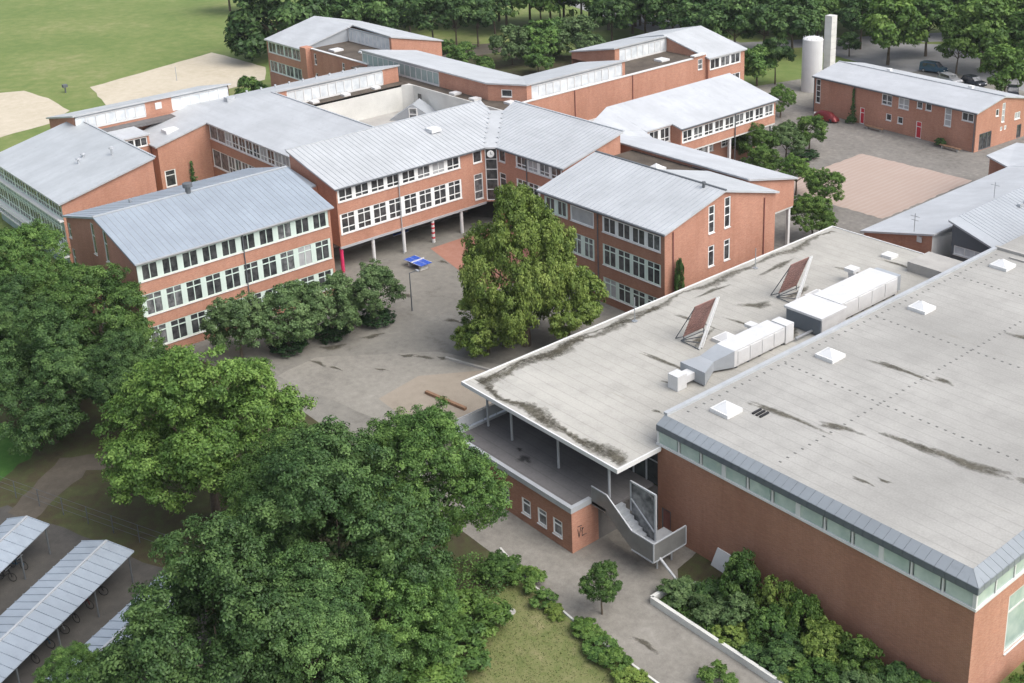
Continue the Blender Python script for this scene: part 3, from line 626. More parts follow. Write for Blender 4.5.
    gablet(-134.8, 91.6, 3.6, 2.4, 3.2, (.6, -.8), 'roof_gable'); gablet(-133.6, 79.2, 1.5, 1.7, 2.0, (.8, -.6), 'roof_gable')
    b.done()
build_L2()

def build_S0():
    b = Bld('school_block', 'low glazed strip building between the sand pits and the left grey roofs', (-157, 62, 0))
    b.face((-161.9, 51.4), (-152, 51.4), [(0, 9.8), (9.9, 11.9)], z0=0); b.face((-152, 51.4), (-152, 73), 9.9, z0=0); b.face((-152, 73), (-161.9, 73), [(0, 11.9), (9.9, 9.8)]); b.face((-161.9, 73), (-161.9, 51.4), 9.8)
    b.roof([[(-151.7, 51.1, 12.08), (-151.7, 73.3, 12.08), (-162.2, 73.3, 9.88), (-162.2, 51.1, 9.88)]], .2, 'roof_metal')
    strip_glass(b, (-152, 51.5), (-152, 60.8), 9.9, 12.0, 7); strip_glass(b, (-152, 64.6), (-152, 72.8), 9.9, 12.0, 6)
    mb = MB(); mb.box((-152.3, 60.82, 9.9), (-151.95, 64.58, 11.9)); pr_ = b.part('clerestory_pier', mb, 'brick')
    mb = MB(); mb.box((-151.94, 62.2, 10.6), (-151.88, 63.1, 11.5)); b.part('round_light', mb, 'trim_white', pr_)
    # flat roofs and glazed link in front
    mb = MB(); mb.box((-151.9, 52.6, 9.2), (-150.2, 66.2, 9.6)); b.part('gravel_roof', mb, 'bitumen_dark')
    b.face((-145.5, 52.5), (-145.5, 58.2), 9.3, [(.3, 5.4, 8.0, 9.15, dict(c=2, r=(1,), s=.1, n=3, vary=False))]); b.face((-150.2, 52.5), (-145.5, 52.5), 9.3, z0=8)
    b.face((-145.5, 58.2), (-150.2, 58.2), 9.3, z0=6)
    mb = MB(); mb.box((-150.18, 52.45, 9.3), (-145.3, 58.25, 9.5)); b.part('link_roof', mb, 'roof_white')
    b.done()
build_S0()

def build_B():
    b = Bld('school_block', 'long bent wing with white clerestory and bare brick parapet wall at the back', (-130, 112, 0))
    b.face((-125, 97.2), (-120.4, 100), 11.9, [(1.9, 3.4, 10.2, 11.2, dict(c=1, r=(1,), s=.08, vary=False))], z0=9.6)
    b.face((-136, 97.2), (-125, 97.2), 11.9, z0=9.6)
    b.face((-155.6, 97.2), (-136, 97.2), 9.65, z0=9.0)
    b.face((-120.4, 118.2), (-129.8, 118.2), [(0, 11.9), (9.4, 10.1)], z0=9); b.face((-129.8, 118.2), (-130, 107), 10.1); b.face((-130, 107), (-155.6, 107), 10.1)
    b.face((-155.6, 107), (-155.6, 97.2), [(0, 10.1), (9.8, 11.9)], z0=5)
    b.roof([[(-155.8, 96.95, 12.05), (-125, 96.95, 12.05), (-130, 107.3, 10.15), (-155.8, 107.3, 10.15)], [(-125, 96.95, 12.05), (-120.15, 99.9, 12.05), (-130, 107.3, 10.15)], [(-120.15, 99.9, 12.05), (-120.15, 118.5, 12.05), (-130.1, 118.5, 10.15), (-130, 107.3, 10.15)]], .2, 'roof_metal')
    strip_glass(b, (-155.5, 97.2), (-136.05, 97.2), 9.6, 11.95, 14, 'panel_green'); strip_glass(b, (-120.4, 100.9), (-120.4, 117.6), 9.6, 11.95, 13)
    for p_, q_ in (((-120.6, 117.62, 9.6), (-120.34, 118.18, 11.9)), ((-120.6, 100.02, 9.6), (-120.34, 100.88, 11.9))):
        mb = MB(); mb.box(p_, q_); b.part('clerestory_pier', mb, 'brick')
    # rear short strip
    b.face((-136.4, 122.6), (-127, 122.6), [(0, 10.1), (9.4, 11.9)], z0=9); b.face((-136.4, 133.6), (-136.4, 122.6), 10.1)
    b.roof([[(-126.75, 122.3, 12.05), (-126.75, 133.7, 12.05), (-136.6, 133.7, 10.15), (-136.6, 122.3, 10.15)]], .2, 'roof_metal')
    strip_glass(b, (-127, 123.6), (-127, 133.5), 9.6, 11.95, 8)
    mb = MB(); mb.box((-127.3, 122.62, 9.6), (-126.96, 123.58, 11.85)); b.part('clerestory_pier', mb, 'brick')
    # end block
    b.face((-118.5, 133.6), (-118.5, 141.7), 9.75, [(.3, 7.2, 7.95, 9.5, dict(c=2, r=(1,), s=.2, n=3)), (.3, 7.2, 4.5, 6.4, dict(c=2, r=(1,), s=.2, n=3)), (.3, 7.2, 1.2, 3.1, dict(c=2, r=(1,), s=.2, n=3))], z0=0)
    b.face((-136.4, 133.6), (-118.5, 133.6), [(0, 10.0), (8.8, 11.9), (17.9, 9.75)], z0=0); b.face((-118.5, 141.7), (-136.4, 141.7), [(0, 9.75), (9.1, 11.9), (17.9, 10.0)]); b.face((-136.4, 141.7), (-136.4, 133.6), 10.0)
    b.roof([[(-118.2, 133.4, 9.82), (-118.2, 142.0, 9.82), (-127.6, 142.0, 12.1), (-127.6, 133.4, 12.1)], [(-127.6, 133.4, 12.1), (-127.6, 142.0, 12.1), (-136.7, 142.0, 10.1), (-136.7, 133.4, 10.1)]], .2, 'roof_metal')
    # long parapet wall and gravel
    b.face((-119.2, 97.0), (-119.2, 131.0), 10.0, z0=0); b.face((-119.2, 131.0), (-119.0, 133.6), 10.3, [(1.0, 1.9, 8.2, 9.8, dict(c=1, r=(.5, .5), s=.08))], z0=0)
    b.face((-119.5, 131.0), (-119.5, 97.0), 10.0, z0=9.5)
    mb = MB(); mb.box((-119.6, 97.0, 10.0), (-119.1, 131.0, 10.12)); mb.box((-119.7, 131.0, 10.3), (-118.9, 133.55, 10.5)); b.part('coping', mb, 'trim_white')
    mb = MB(); mb.box((-119.22, 104, 4.9), (-119.1, 118, 5.25)); b.part('wall_base_strip', mb, 'trim_white')
    for y in (107.5, 118.5): down_pipe(b, -119.12, y, 5, 10, 'rust_red')
    mb = MB(); mb.box((-141, 95.4, 9.4), (-119.52, 101, 9.6)); mb.box((-129, 101.0, 9.4), (-119.52, 133.5, 9.6)); mb.box((-156, 95.3, 9.4), (-141.0, 97.19, 9.6)); b.part('gravel_roof', mb, 'gravel')
    for i, y in enumerate((102, 106.5, 111, 115.6)): skylight(-119.95, y, 9.6, .62, b, flat=True)
    skylight(-123.2, 128.6, 9.6, 1.4, b, flat=True); skylight(-131, 96.2, 9.6, 1.0, b, flat=True); skylight(-126.6, 96.2, 9.6, 1.0, b, flat=True); skylight(-121.6, 98.2, 9.6, 1.0, b, flat=True)
    b.done()
    # left back block
    b = Bld('school_block', 'far brick block with pale green roof in front of the big dark tree', (-172, 106, 0))
    b.face((-184, 96.3), (-172.4, 96.3), 9.75, [(.4, 11.0, 7.7, 9.5, dict(c=2, r=(1,), s=.2, n=4, f='frame_green')), (.4, 11.0, 4.4, 6.3, dict(c=2, r=(1,), s=.2, n=4, f='frame_green'))], z0=0)
    b.face((-172.4, 96.3), (-172.4, 106), [(0, 9.75), (9.7, 12)], z0=0, mi=0); b.face((-184, 115), (-184, 96.3), [(0, 9.8), (9, 12), (18.7, 9.75)])
    b.face((-159.6, 105.3), (-159.6, 115), [(0, 11.95), (9.7, 9.8)], z0=0); b.face((-159.6, 115), (-184, 115), 9.8)
    b.roof([[(-184.3, 96.0, 9.83), (-172.1, 96.0, 9.83), (-172.1, 106.1, 12.2), (-184.3, 106.1, 12.2)], [(-184.3, 106.1, 12.2), (-172.1, 106.1, 12.2), (-159.4, 105.1, 12.15), (-159.4, 115.3, 9.85), (-184.3, 115.3, 9.85)]], .2, 'roof_metal')
    mb = MB(); mb.box((-172.38, 97.3, 9.6), (-172.3, 105.2, 9.75)); mb.add([(-172.34, 97.2, 9.6), (-172.34, 105.3, 9.6), (-172.34, 105.3, 11.75), (-172.34, 97.2, 9.85)], [(0, 1, 2, 3)]); b.part('metal_cladding', mb, 'zinc_light')
    strip_glass(b, (-172.2, 105.3), (-160.2, 105.3), 9.6, 12.0, 10)
    mb = MB(); mb.box((-160.18, 105.25, 9.6), (-159.62, 105.6, 11.9)); b.part('clerestory_pier', mb, 'brick')
    sb = dict(c=1, r=(.5, .5), s=.08)
    b.face((-172.4, 96.9), (-154, 96.9), 10.0, [(2.8, 3.5, 7.6, 9.4, sb), (11.2, 11.9, 7.6, 9.2, sb), (2.8, 3.5, 4.4, 6.2, sb)], z0=0); b.face((-154, 97.15), (-172.4, 97.15), 10.0, z0=9.5)
    b.face((-154, 96.9), (-154, 106), 9.4)
    mb = MB(); mb.box((-170.4, 96.8, 10.0), (-153.95, 97.25, 10.12)); b.part('coping', mb, 'trim_white')
    mb = MB(); mb.box((-172.3, 95.9, 0), (-170.4, 97.3, 10.25)); b.part('corner_pier', mb, 'brick')
    mb = MB(); mb.box((-172.3, 97.2, 9.35), (-154.05, 105.25, 9.55)); b.part('gravel_roof', mb, 'gravel')
    skylight(-167.8, 100, 9.55, 1.5, b, flat=True); skylight(-163.2, 102, 9.55, .7, b, flat=True)
    b.done()
build_B()

def build_W():
    b = Bld('brick_annex', 'brick two-storey annex with red doors beside the silo', (-96, 152, 0))
    P = Vector((-110.6, 148.6)); t = Vector((28.1, -2.3)).normalized(); n = Vector((-t.y, t.x)); L = 28.2; D = 11.2
    q = lambda u, v: (P.x+t.x*u+n.x*v, P.y+t.y*u+n.y*v)
    w2 = dict(c=2, r=(.66, .34), s=.08); w1 = dict(c=1, r=(1,), s=.1); dr = dict(c=1, r=(.3, .7), s=.08, g='red_paint', vary=False, sill=False)
    b.face(q(0, 0), q(L, 0), 5.5, [(.35, 1.25, 1.5, 5.2, dict(c=1, r=(1, 1, 1, 1), s=.1)), (12.6, 14.4, 3.7, 5.25, dict(w2, g='glass_mid')), (15.5, 17.3, 3.7, 5.25, dict(w2, g='glass_blind')), (18.6, 19.55, 4.3, 5.3, w1), (20.05, 21.05, 4.3, 5.3, w1),
        (13.5, 14.45, 1.5, 2.5, w1), (15.5, 16.45, 1.45, 2.45, w1), (23.2, 24.3, 2.75, 5.3, dict(c=1, r=(1, 1, 1), s=.1)), (25.9, 27.75, 4.1, 5.25, dict(c=2, r=(1,), s=.1)), (8.85, 9.65, 0, 2.45, dr), (18.7, 19.6, 0, 2.45, dr)])
    b.face(q(L, 0), q(L, D), [(0, 5.5), (5.6, 6.65), (D, 5.5)], [(.9, 3.6, .05, 2.4, dict(c=3, r=(1,), s=.1, f='trim_dark', vary=False, sill=False)), (4.2, 4.9, 4.2, 5.2, w1), (5.6, 6.3, 3.1, 5.8, dict(c=1, r=(1, 1, 1), s=.1)), (8.6, 9.9, 2.9, 3.9, dict(c=2, r=(1,), s=.1)), (5.5, 6.0, 1.9, 2.5, dict(w1, g='glass_blind', sill=False)), (6.4, 6.9, 1.9, 2.5, dict(w1, g='glass_blind', sill=False)), (9.4, 10.4, .05, 2.0, dict(c=1, r=(1,), s=.08, f='trim_dark', vary=False, sill=False))])
    b.face(q(L, D), q(0, D), 5.5); b.face(q(0, D), q(0, 0), [(0, 5.5), (5.6, 6.65), (D, 5.5)])
    p3 = lambda u, v, z: (*q(u, v), z)
    b.roof([[p3(-.25, -.3, 5.6), p3(L+.25, -.3, 5.6), p3(L+.25, 5.6, 6.82), p3(-.25, 5.6, 6.82)], [p3(-.25, 5.6, 6.82), p3(L+.25, 5.6, 6.82), p3(L+.25, D+.3, 5.6), p3(-.25, D+.3, 5.6)]], .18, 'roof_white')
    mb = MB(); mb.bar(p3(-.25, 5.62, 6.86), p3(L+.25, 5.62, 6.86), .2, .12); b.part('ridge_cap', mb, 'trim_grey')
    mb = MB(); mb.bar(p3(-.2, -.34, 5.44), p3(L+.2, -.34, 5.44), .16, .14); b.part('gutter', mb, 'trim_dark')
    for u in (8, 22): 
        mb = MB(); c = q(u, 7.2); mb.box((c[0]-.3, c[1]-.3, 6.3), (c[0]+.3, c[1]+.3, 6.85)); b.part('roof_vent', mb, 'trim_white')
    for u, nm in ((7.7, 'trim_dark'), (28.0, 'trim_dark')):
        c = q(u, -.08); down_pipe(b, c[0], c[1], 0, 5.4, nm)
    c = q(0.05, -.06); down_pipe(b, c[0], c[1], 0, 5.4)
    b.done()
    return q
WQ = build_W()

# ------------------------------------------------------------------ sports hall
def build_hall():
    b = Bld('sports_hall', 'big brick sports hall with flat grey roof and green glass band', (-40, 58, 0), wallmat='brick_brown_shaded')
    x0, x1, y0, y1 = -52, -28, 53.8, 125
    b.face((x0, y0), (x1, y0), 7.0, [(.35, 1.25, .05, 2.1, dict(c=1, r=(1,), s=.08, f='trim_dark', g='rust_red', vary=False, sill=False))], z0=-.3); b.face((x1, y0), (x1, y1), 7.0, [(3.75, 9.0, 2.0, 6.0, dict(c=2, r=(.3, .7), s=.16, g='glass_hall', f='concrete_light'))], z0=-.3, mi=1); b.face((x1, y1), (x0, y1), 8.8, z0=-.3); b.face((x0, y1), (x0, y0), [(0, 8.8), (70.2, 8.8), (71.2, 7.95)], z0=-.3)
    b.done(['brick_brown_shaded', 'brick'])  # front darker, end wall lighter: the sun's shading is painted into the brick
    fr = MB()
    fr.box((x0-.05, y0-.1, 7.0), (x1+.1, y0+.12, 7.16)); fr.box((x1-.12, y0+.121, 7.0), (x1+.1, y1, 7.16))
    for k in range(13):
        x = x0+2*k; w = .16 if k % 3 == 0 else .05
        fr.box((max(x0, x-w), y0-.06, 7.161), (min(x1, x+w) if k < 12 else x1+.06, y0+.1, 8.16))
    k = 1
    while y0+2*k < y1: fr.box((x1-.1, y0+2*k-.05, 7.161), (x1+.06, y0+2*k+.05, 8.16)); k += 1
    f = b.part('window_band_frame', fr, 'trim_white')
    for k in range(12):
        mb = MB(); mb.box((x0+2*k+.17, y0+.0, 7.17), (x0+2*k+1.83, y0+.04, 8.155)); b.part('pane', mb, 'glass_hall', f)
    for k in range(0, 10):
        mb = MB(); mb.box((x1-.04, y0+2*k+.17, 7.17), (x1, y0+2*k+1.9, 8.155)); b.part('pane', mb, 'glass_hall', f)
    mb = MB(); mb.box((x1-.04, y0+20.2, 7.17), (x1, y1-.1, 8.09)); mb.box((x0+.1, y0+.3, 7.0), (x1-.3, y0+.35, 8.1)); mb.box((x1-.35, y0+.3, 7.0), (x1-.3, y1-.3, 8.1)); b.part('far_glazing', mb, 'glass_hall', f)
    # zinc fascia of inclined sheets, each its own panel
    yi = y0+.72; xi = x1-.72; mb = MB()
    mb.box((x0, y0-.16, 8.16), (x1+.16, y0+.3, 8.2)); mb.box((x0, y0-.14, 8.2), (x1+.14, yi, 8.6)); mb.box((xi, y0+.3, 8.2), (x1+.14, y1, 8.6))
    mb.add([(x0, y0-.14, 8.6), (x1+.14, y0-.14, 8.6), (x1+.14, y1, 8.6), (x0, yi, 8.99), (xi, yi, 8.99), (xi, y1, 8.99)], [(0, 1, 4, 3), (1, 2, 5, 4)]); mb.add([(x0, y0-.14, 8.6), (x0, yi, 8.99), (x0, yi, 8.6)], [(0, 1, 2)])
    fa = b.part('fascia', mb, 'zinc')
    def panel(p0, p1, p2, p3, mat):
        nrm = (Vector(p1)-Vector(p0)).cross(Vector(p3)-Vector(p0)).normalized()*.025; q = MB(); ps = [Vector(p) for p in (p0, p1, p2, p3)]
        q.add(ps+[p+nrm for p in ps], [(4, 5, 6, 7), (0, 1, 5, 4), (1, 2, 6, 5), (2, 3, 7, 6), (3, 0, 4, 7)]); b.part('zinc_panel', q, mat, fa)
    n = 36
    for k in range(n):
        a, e = x0+(x1+.14-x0)*k/n+.012, x0+(x1+.14-x0)*(k+1)/n-.012
        panel((a, y0-.14, 8.21), (e, y0-.14, 8.21), (e, y0-.14, 8.59), (a, y0-.14, 8.59), 'zinc'); panel((a, y0-.14, 8.605), (e, y0-.14, 8.605), (min(e, xi), yi, 8.992), (min(a, xi-.02), yi, 8.992), 'zinc_lit')
    for k in range(30):
        a, e = y0-.14+.62*k+.012, y0-.14+.62*(k+1)-.012
        panel((x1+.14, a, 8.21), (x1+.14, e, 8.21), (x1+.14, e, 8.59), (x1+.14, a, 8.59), 'zinc_lit'); panel((x1+.14, a, 8.605), (x1+.14, e, 8.605), (xi, max(e, yi+.02), 8.992), (xi, max(a, yi), 8.992), 'zinc_lit')
    mb = MB(); mb.prism([(x0, yi, 9.0), (xi, yi, 9.0), (xi, y1, 9.0), (x0, y1, 9.0)], .4); rf = b.part('roof', mb, 'bitumen')
    # left parapet with metal coping
    mb = MB(); mb.box((x0-.12, yi, 9.0), (x0+.22, 97.2, 9.2)); b.part('coping', mb, 'trim_grey')
    # dotted rows of roof fixings
    mb = MB()
    def dots(p, q, n):
        for i in range(n):
            c = Vector(p)+(Vector(q)-Vector(p))*(i/(n-1)); mb.box((c.x-.09, c.y-.055, 9.0), (c.x+.09, c.y+.055, 9.02))
    dots((-51, 66.4, 0), (-29, 66.4, 0), 36); dots((-51, 77.9, 0), (-29, 77.9, 0), 36); dots((-42.8, 55.5, 0), (-42.8, 100, 0), 60); dots((-51.2, 56, 0), (-51.2, 96, 0), 50); dots((-51, 89.5, 0), (-29, 89.5, 0), 36)
    b.part('roof_fixings', mb, 'fixing', rf)['kind'] = 'stuff'
    mb = MB(); mb.box((-52, 97.2, 9.01), (-28.5, 97.5, 9.25)); mb.box((-50, 96.0, 9.01), (-28.5, 96.15, 9.14)); b.part('roof_joint', mb, 'concrete')
    # patches of puddle dirt with their own outline
    dirt = [(-46.5, 60.3, 3.4, .28, .1), (-42.8, 61.6, 1.6, .35, .35), (-38.2, 63.3, 2.6, .3, .1), (-34.8, 63.9, 3.6, .45, .12), (-44.8, 71.5, 2.8, .26, .1), (-41.6, 72.2, .9, .3, 0), (-40.5, 82.6, 2.4, .3, .1), (-37.5, 83.2, 1.6, .35, 0), (-30.4, 64.6, 1.6, .4, .1), (-44.2, 92, 2, .25, .1), (-33.5, 73.5, 2.2, .22, .1), (-38, 57.4, .8, .16, 0), (-37, 58.4, .5, .14, 0)]
    stains(b, rf, dirt, 9.004)
def fade_obj(name, rows, mat, parent, z):
    "rows of xy points with fade 0..1 per row -> strip mesh carrying a 'fade' attribute"
    mb = MB(); n = len(rows[0][0]); fd = []
    for pts, f in rows:
        mb.v += [(p[0], p[1], z) for p in pts]; fd += [f]*n
    for k in range(len(rows)-1):
        for i in range(n-1): mb.f.append((k*n+i, k*n+i+1, (k+1)*n+i+1, (k+1)*n+i)); mb.mi.append(0)
    o = mb.build(name, mat, parent); at = o.data.attributes.new('fade', 'FLOAT', 'POINT'); at.data.foreach_set('value', fd); return o
def soft_blob(name, cx, cy, a, w, rot, z, seed, mat, parent, n=20):
    r = random.Random(seed); ph = r.random()*6; rows = []
    for f, k in ((0, 1.0), (.55, .7), (.9, .35), (1.0, .02)):
        ps = []
        for i in range(n+1):
            t = 2*math.pi*(i % n)/n; q = 1+.22*math.sin(3*t+ph)+.15*math.sin(5*t+2*ph); x = a*k*math.cos(t)*q; y = w*k*math.sin(t)*q*1.5+.35*w*math.sin(x/a*3+ph)
            ps.append((cx+x*math.cos(rot)-y*math.sin(rot), cy+x*math.sin(rot)+y*math.cos(rot)))
        rows.append((ps, f))
    return fade_obj(name, rows, mat, parent, z)
def blob(mb, cx, cy, a, w, rot, z, seed, n=22):
    r = random.Random(seed); ps = []
    for i in range(n):
        t = 2*math.pi*i/n; k = .72+.5*r.random(); x = a*math.cos(t)*(.85+.3*r.random()); y = w*math.sin(t)*k*1.3+.25*w*math.sin(3*t+seed)
        ps.append((cx+x*math.cos(rot)-y*math.sin(rot), cy+x*math.sin(rot)+y*math.cos(rot), z))
    mb.poly(ps)
def stains(b, rf, lst, z, mat='dirt', name='dirt_patch'):
    for i, (x, y, a, w, r) in enumerate(lst):
        soft_blob(name, x, y, a*1.2, w*1.05, r, z+.0005*i, i+3, mat, rf if rf else b.o)
build_hall()
for i, (y, l) in enumerate(((57.9, 'nearest the zinc corner'), (69.6, 'second from the zinc corner'), (81.6, 'third from the zinc corner'), (93.9, 'farthest, by the roof joint'))):
    skylight(-49.4, y, 9.0, 1.35, label='white pyramid skylight on the sports hall roof, '+l, group='hall skylights')
t = thing('roof_grate', 'three short black bars lying by the nearest hall skylight', 'grate', (-47.6, 59.3, 9))
for i in range(3):
    mb = MB(); mb.bar((-47.9+.32*i, 58.9, 9.06), (-47.9+.32*i, 59.8, 9.06), .14, .12); mb.build('bar', 'black', t)

def build_LH():
    b = Bld('entrance_hall', 'lower brick hall with wide flat overhanging roof and dark terrace', (-60, 60, 0), wallmat='brick_brown_shaded')
    w1 = dict(c=1, r=(.3, .7), s=.12, g='glass_mid', vary=False)
    b.face((-67.6, 47.5), (-54.1, 47.5), 3.3, [(1.2, 2.2, .75, 2.05, w1), (3.2, 4.2, .75, 2.05, w1), (5.7, 6.7, .75, 2.05, w1), (8.1, 9.1, .75, 2.05, w1), (9.85, 10.85, .75, 2.05, w1), (11.5, 12.5, .75, 2.05, w1)])
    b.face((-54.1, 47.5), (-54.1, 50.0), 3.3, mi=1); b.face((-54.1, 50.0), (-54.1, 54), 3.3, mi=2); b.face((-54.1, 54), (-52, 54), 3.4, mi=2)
    b.face((-67.6, 96), (-67.6, 47.5), 3.3, mi=0); b.face((-67.6, 96), (-67.6, 54), 6.5, z0=3.3); b.face((-52, 96), (-67.6, 96), 6.7)
    # terrace deck, coping
    mb = MB(); mb.box((-67.5, 47.6, 3.3), (-54.2, 54, 3.5)); mb.box((-54.2, 49.3, 3.3), (-52.6, 54, 3.5)); tr = b.part('terrace', mb, 'bitumen_dark')
    mb = MB(); mb.box((-67.75, 47.38, 3.3), (-54.0, 47.7, 3.72)); mb.box((-54.3, 47.7, 3.3), (-54.0, 49.3, 3.72)); mb.box((-67.75, 47.7, 3.3), (-67.45, 54, 3.72)); b.part('coping', mb, 'trim_grey')
    soft_blob('damp_patch', -61.3, 49.3, .8, .45, .3, 3.504, 4, 'damp', tr); soft_blob('damp_patch', -62.6, 50.0, .4, .18, .3, 3.505, 5, 'damp', tr)
    mb = MB()
    for i in range(5): mb.bar((-67.55, 47.9+1.3*i, 3.72), (-67.55, 47.9+1.3*i, 4.8), .05)
    mb.bar((-67.55, 47.7, 4.8), (-67.55, 53.9, 4.8), .06); mb.box((-67.57, 47.8, 3.85), (-67.53, 53.9, 4.7)); b.part('terrace_railing', mb, 'trim_grey')
    # glazed wall under the canopy
    P = (-67.5, 54.0); fr = MB()
    for k in range(13):
        x = -67.5+1.29*k; fr.box((x-.05, 53.96, 3.5), (x+.05, 54.08, 6.5))
    fr.box((-67.5, 53.97, 5.3), (-52.05, 54.07, 5.4)); f = b.part('canopy_glazing_frame', fr, 'trim_grey')
    for k in range(12):
        mb = MB(); mb.box((-67.45+1.29*k+.05, 54.0, 3.5), (-67.45+1.29*(k+1)-.1, 54.03, 6.48)); b.part('pane', mb, 'glass_dark', f)
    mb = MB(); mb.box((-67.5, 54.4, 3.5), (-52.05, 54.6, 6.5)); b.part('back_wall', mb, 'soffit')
    for x in (-66.9, -64.0, -58.7, -53.4):
        mb = MB(); mb.tube((x, 50.45, 3.5), (x, 50.45, 6.7), .1, n=8); b.part('column', mb, 'trim_grey')
    # roof slab, white edge
    X0, X1, Y0, Y1 = -68.7, -51.5, 49.4, 96.1
    mb = MB(); mb.box((X0+.12, Y0+.12, 6.77), (X1-.12, Y1-.12, 6.98)); rf = b.part('roof', mb, 'bitumen_lh')
    mb = MB(); mb.box((X0, Y0, 6.74), (X1, Y0+.12, 7.06)); mb.box((X0, Y0+.12, 6.74), (X0+.12, Y1, 7.06)); mb.box((X1-.12, Y0+.12, 6.74), (X1, 53.6, 7.06)); mb.box((X0+.12, Y1-.12, 6.74), (X1, Y1, 7.06)); b.part('roof_edge', mb, 'trim_white')
    mb = MB(); mb.box((X0+.125, Y0+.125, 6.7), (X1-.125, 54, 6.76)); b.part('canopy_soffit', mb, 'concrete')
    # moss along the gutters, with its own ragged outline
    def moss_band(p, q, w, n, seed, inset, z):
        r = random.Random(seed); p = Vector(p); q = Vector(q); d = (q-p); nn = Vector((-d.y, d.x, 0)).normalized(); rows = [[], [], [], []]
        for i in range(n+1):
            f = i/n; o = inset+.2*math.sin(i*.37+seed)+.1*r.random(); ww = w*(.5+.35*math.sin(i*.23+seed*2)+.4*r.random())
            for k, g in enumerate((-.35, .2, .6, 1.25)): v = p+d*f+nn*(o+ww*g); rows[k].append((v.x, v.y))
        fade_obj('moss_band', [(rows[0], 0), (rows[1], .85), (rows[2], .75), (rows[3], 0)], 'dirt', rf, z)
    moss_band((X0+1, Y0, 0), (X1-.3, Y0, 0), 1.3, 60, 1, .6, 6.984)
    moss_band((X0+2, Y0, 0), (X1-.6, Y0, 0), 1.5, 50, 8, .5, 6.9845)
    moss_band((X0, 62, 0), (X0, Y0+1, 0), 1.7, 40, 9, .5, 6.9875)
    moss_band((X0, Y1-1, 0), (X0, Y0+1, 0), 1.15, 120, 2, .5, 6.986)
    moss_band((X0, 70, 0), (X0, 52, 0), 1.1, 60, 5, .9, 6.989)
    stains(b, rf, [(-60, 63.0, 3.2, .22, .05), (-63.5, 70.2, 2.6, .2, .1), (-57.5, 60.8, .8, .12, .3), (-62, 76.4, 1.6, .5, .9), (-60.5, 88, 2.4, .18, .1), (-55.2, 57.0, .45, .16, .2), (-54.2, 64.5, .5, 1.6, .1), (-54.4, 68.8, .4, 1.3, 0), (-56.5, 74.2, .7, .9, .3), (-60.9, 68.2, .5, 1.3, .2), (-61, 80.6, .5, 1.4, .1), (-66, 84, .4, 2.2, .1), (-66.6, 76, .3, 1.6, 0), (-60, 72.7, 2.5, .15, .1), (-58.5, 92.3, 2.2, .2, .05)], 6.991)
    # raised hatch box at the far end
    mb = MB(); mb.box((-57.2, 91.6, 6.99), (-53.6, 95, 7.9)); b.part('roof_box', mb, 'concrete', rf)
    # chimney-like pole on the edge
    # external stair
    q = MB()
    for k in range(6): q.box((-52.5+.4*k, 49.35, 3.3-.27*k-.2), (-52.1+.4*k, 50.75, 3.5-.27*k))
    q.box((-50.1, 49.35, 1.75), (-48.1, 52.4, 1.9))
    stx = b.part('stair', q, 'trim_grey')
    q = MB(); q.add([(-54.0, 49.3, 3.2), (-52.5, 49.3, 3.2), (-50.1, 49.3, 1.6), (-48.1, 49.3, 1.6), (-48.1, 49.3, 3.0), (-50.1, 49.3, 3.0), (-52.5, 49.3, 4.65), (-54.0, 49.3, 4.65)], [(0, 1, 6, 7), (1, 2, 5, 6), (2, 3, 4, 5)])
    q.add([(-48.06, 49.3, 1.6), (-48.06, 52.4, 1.6), (-48.06, 52.4, 3.0), (-48.06, 49.3, 3.0)], [(0, 1, 2, 3)])
    q.add([(-54.0, 49.34, 3.2), (-52.5, 49.34, 3.2), (-50.1, 49.34, 1.6), (-48.1, 49.34, 1.6), (-48.1, 49.34, 3.0), (-50.1, 49.34, 3.0), (-52.5, 49.34, 4.65), (-54.0, 49.34, 4.65)], [(7, 6, 1, 0), (6, 5, 2, 1), (5, 4, 3, 2)])
    b.part('stair_parapet', q, 'stair_mesh', stx)
    q = MB()
    for a, e in (((-54, 49.32, 4.68), (-52.5, 49.32, 4.68)), ((-52.5, 49.32, 4.68), (-50.1, 49.32, 3.03)), ((-50.1, 49.32, 3.03), (-48.06, 49.32, 3.03)), ((-48.06, 49.32, 3.03), (-48.06, 52.4, 3.03)), ((-48.06, 49.32, 1.6), (-48.06, 52.4, 1.6)), ((-50.1, 49.28, 1.6), (-48.06, 49.28, 1.6)), ((-48.06, 49.3, 1.6), (-48.06, 49.3, 3.0)), ((-48.06, 52.4, 1.6), (-48.06, 52.4, 3.0)), ): q.bar(a, e, .08, .08)
    b.part('handrail', q, 'trim_grey', stx)
    q = MB(); q.bar((-48.1, 49.9, 1.7), (-46.2, 50.2, .1), .16, .1); b.part('brace', q, 'trim_grey', stx)
    for x, y in ((-49.0, 50.6), (-49.0, 52.0)):
        q = MB(); q.tube((x, y, 0), (x, y, 1.75), .07, n=6); b.part('post', q, 'trim_grey', stx)
    q = MB(); q.box((-51.6, 50.8, 1.9), (-49.4, 50.86, 5.4)); b.part('screen', q, 'glass_mid', stx)
    q = MB(); q.bar((-51.65, 50.83, 3.2), (-51.65, 50.83, 5.5), .12); q.bar((-49.35, 50.83, 1.9), (-49.35, 50.83, 5.5), .14); q.bar((-51.7, 50.83, 5.48), (-49.3, 50.83, 5.48), .12); q.bar((-51.6, 50.76, 4.2), (-49.4, 50.76, 2.6), .08); b.part('screen_frame', q, 'trim_grey', stx)
    # sprayed lettering on the wall
    q = MB(); X = -54.085
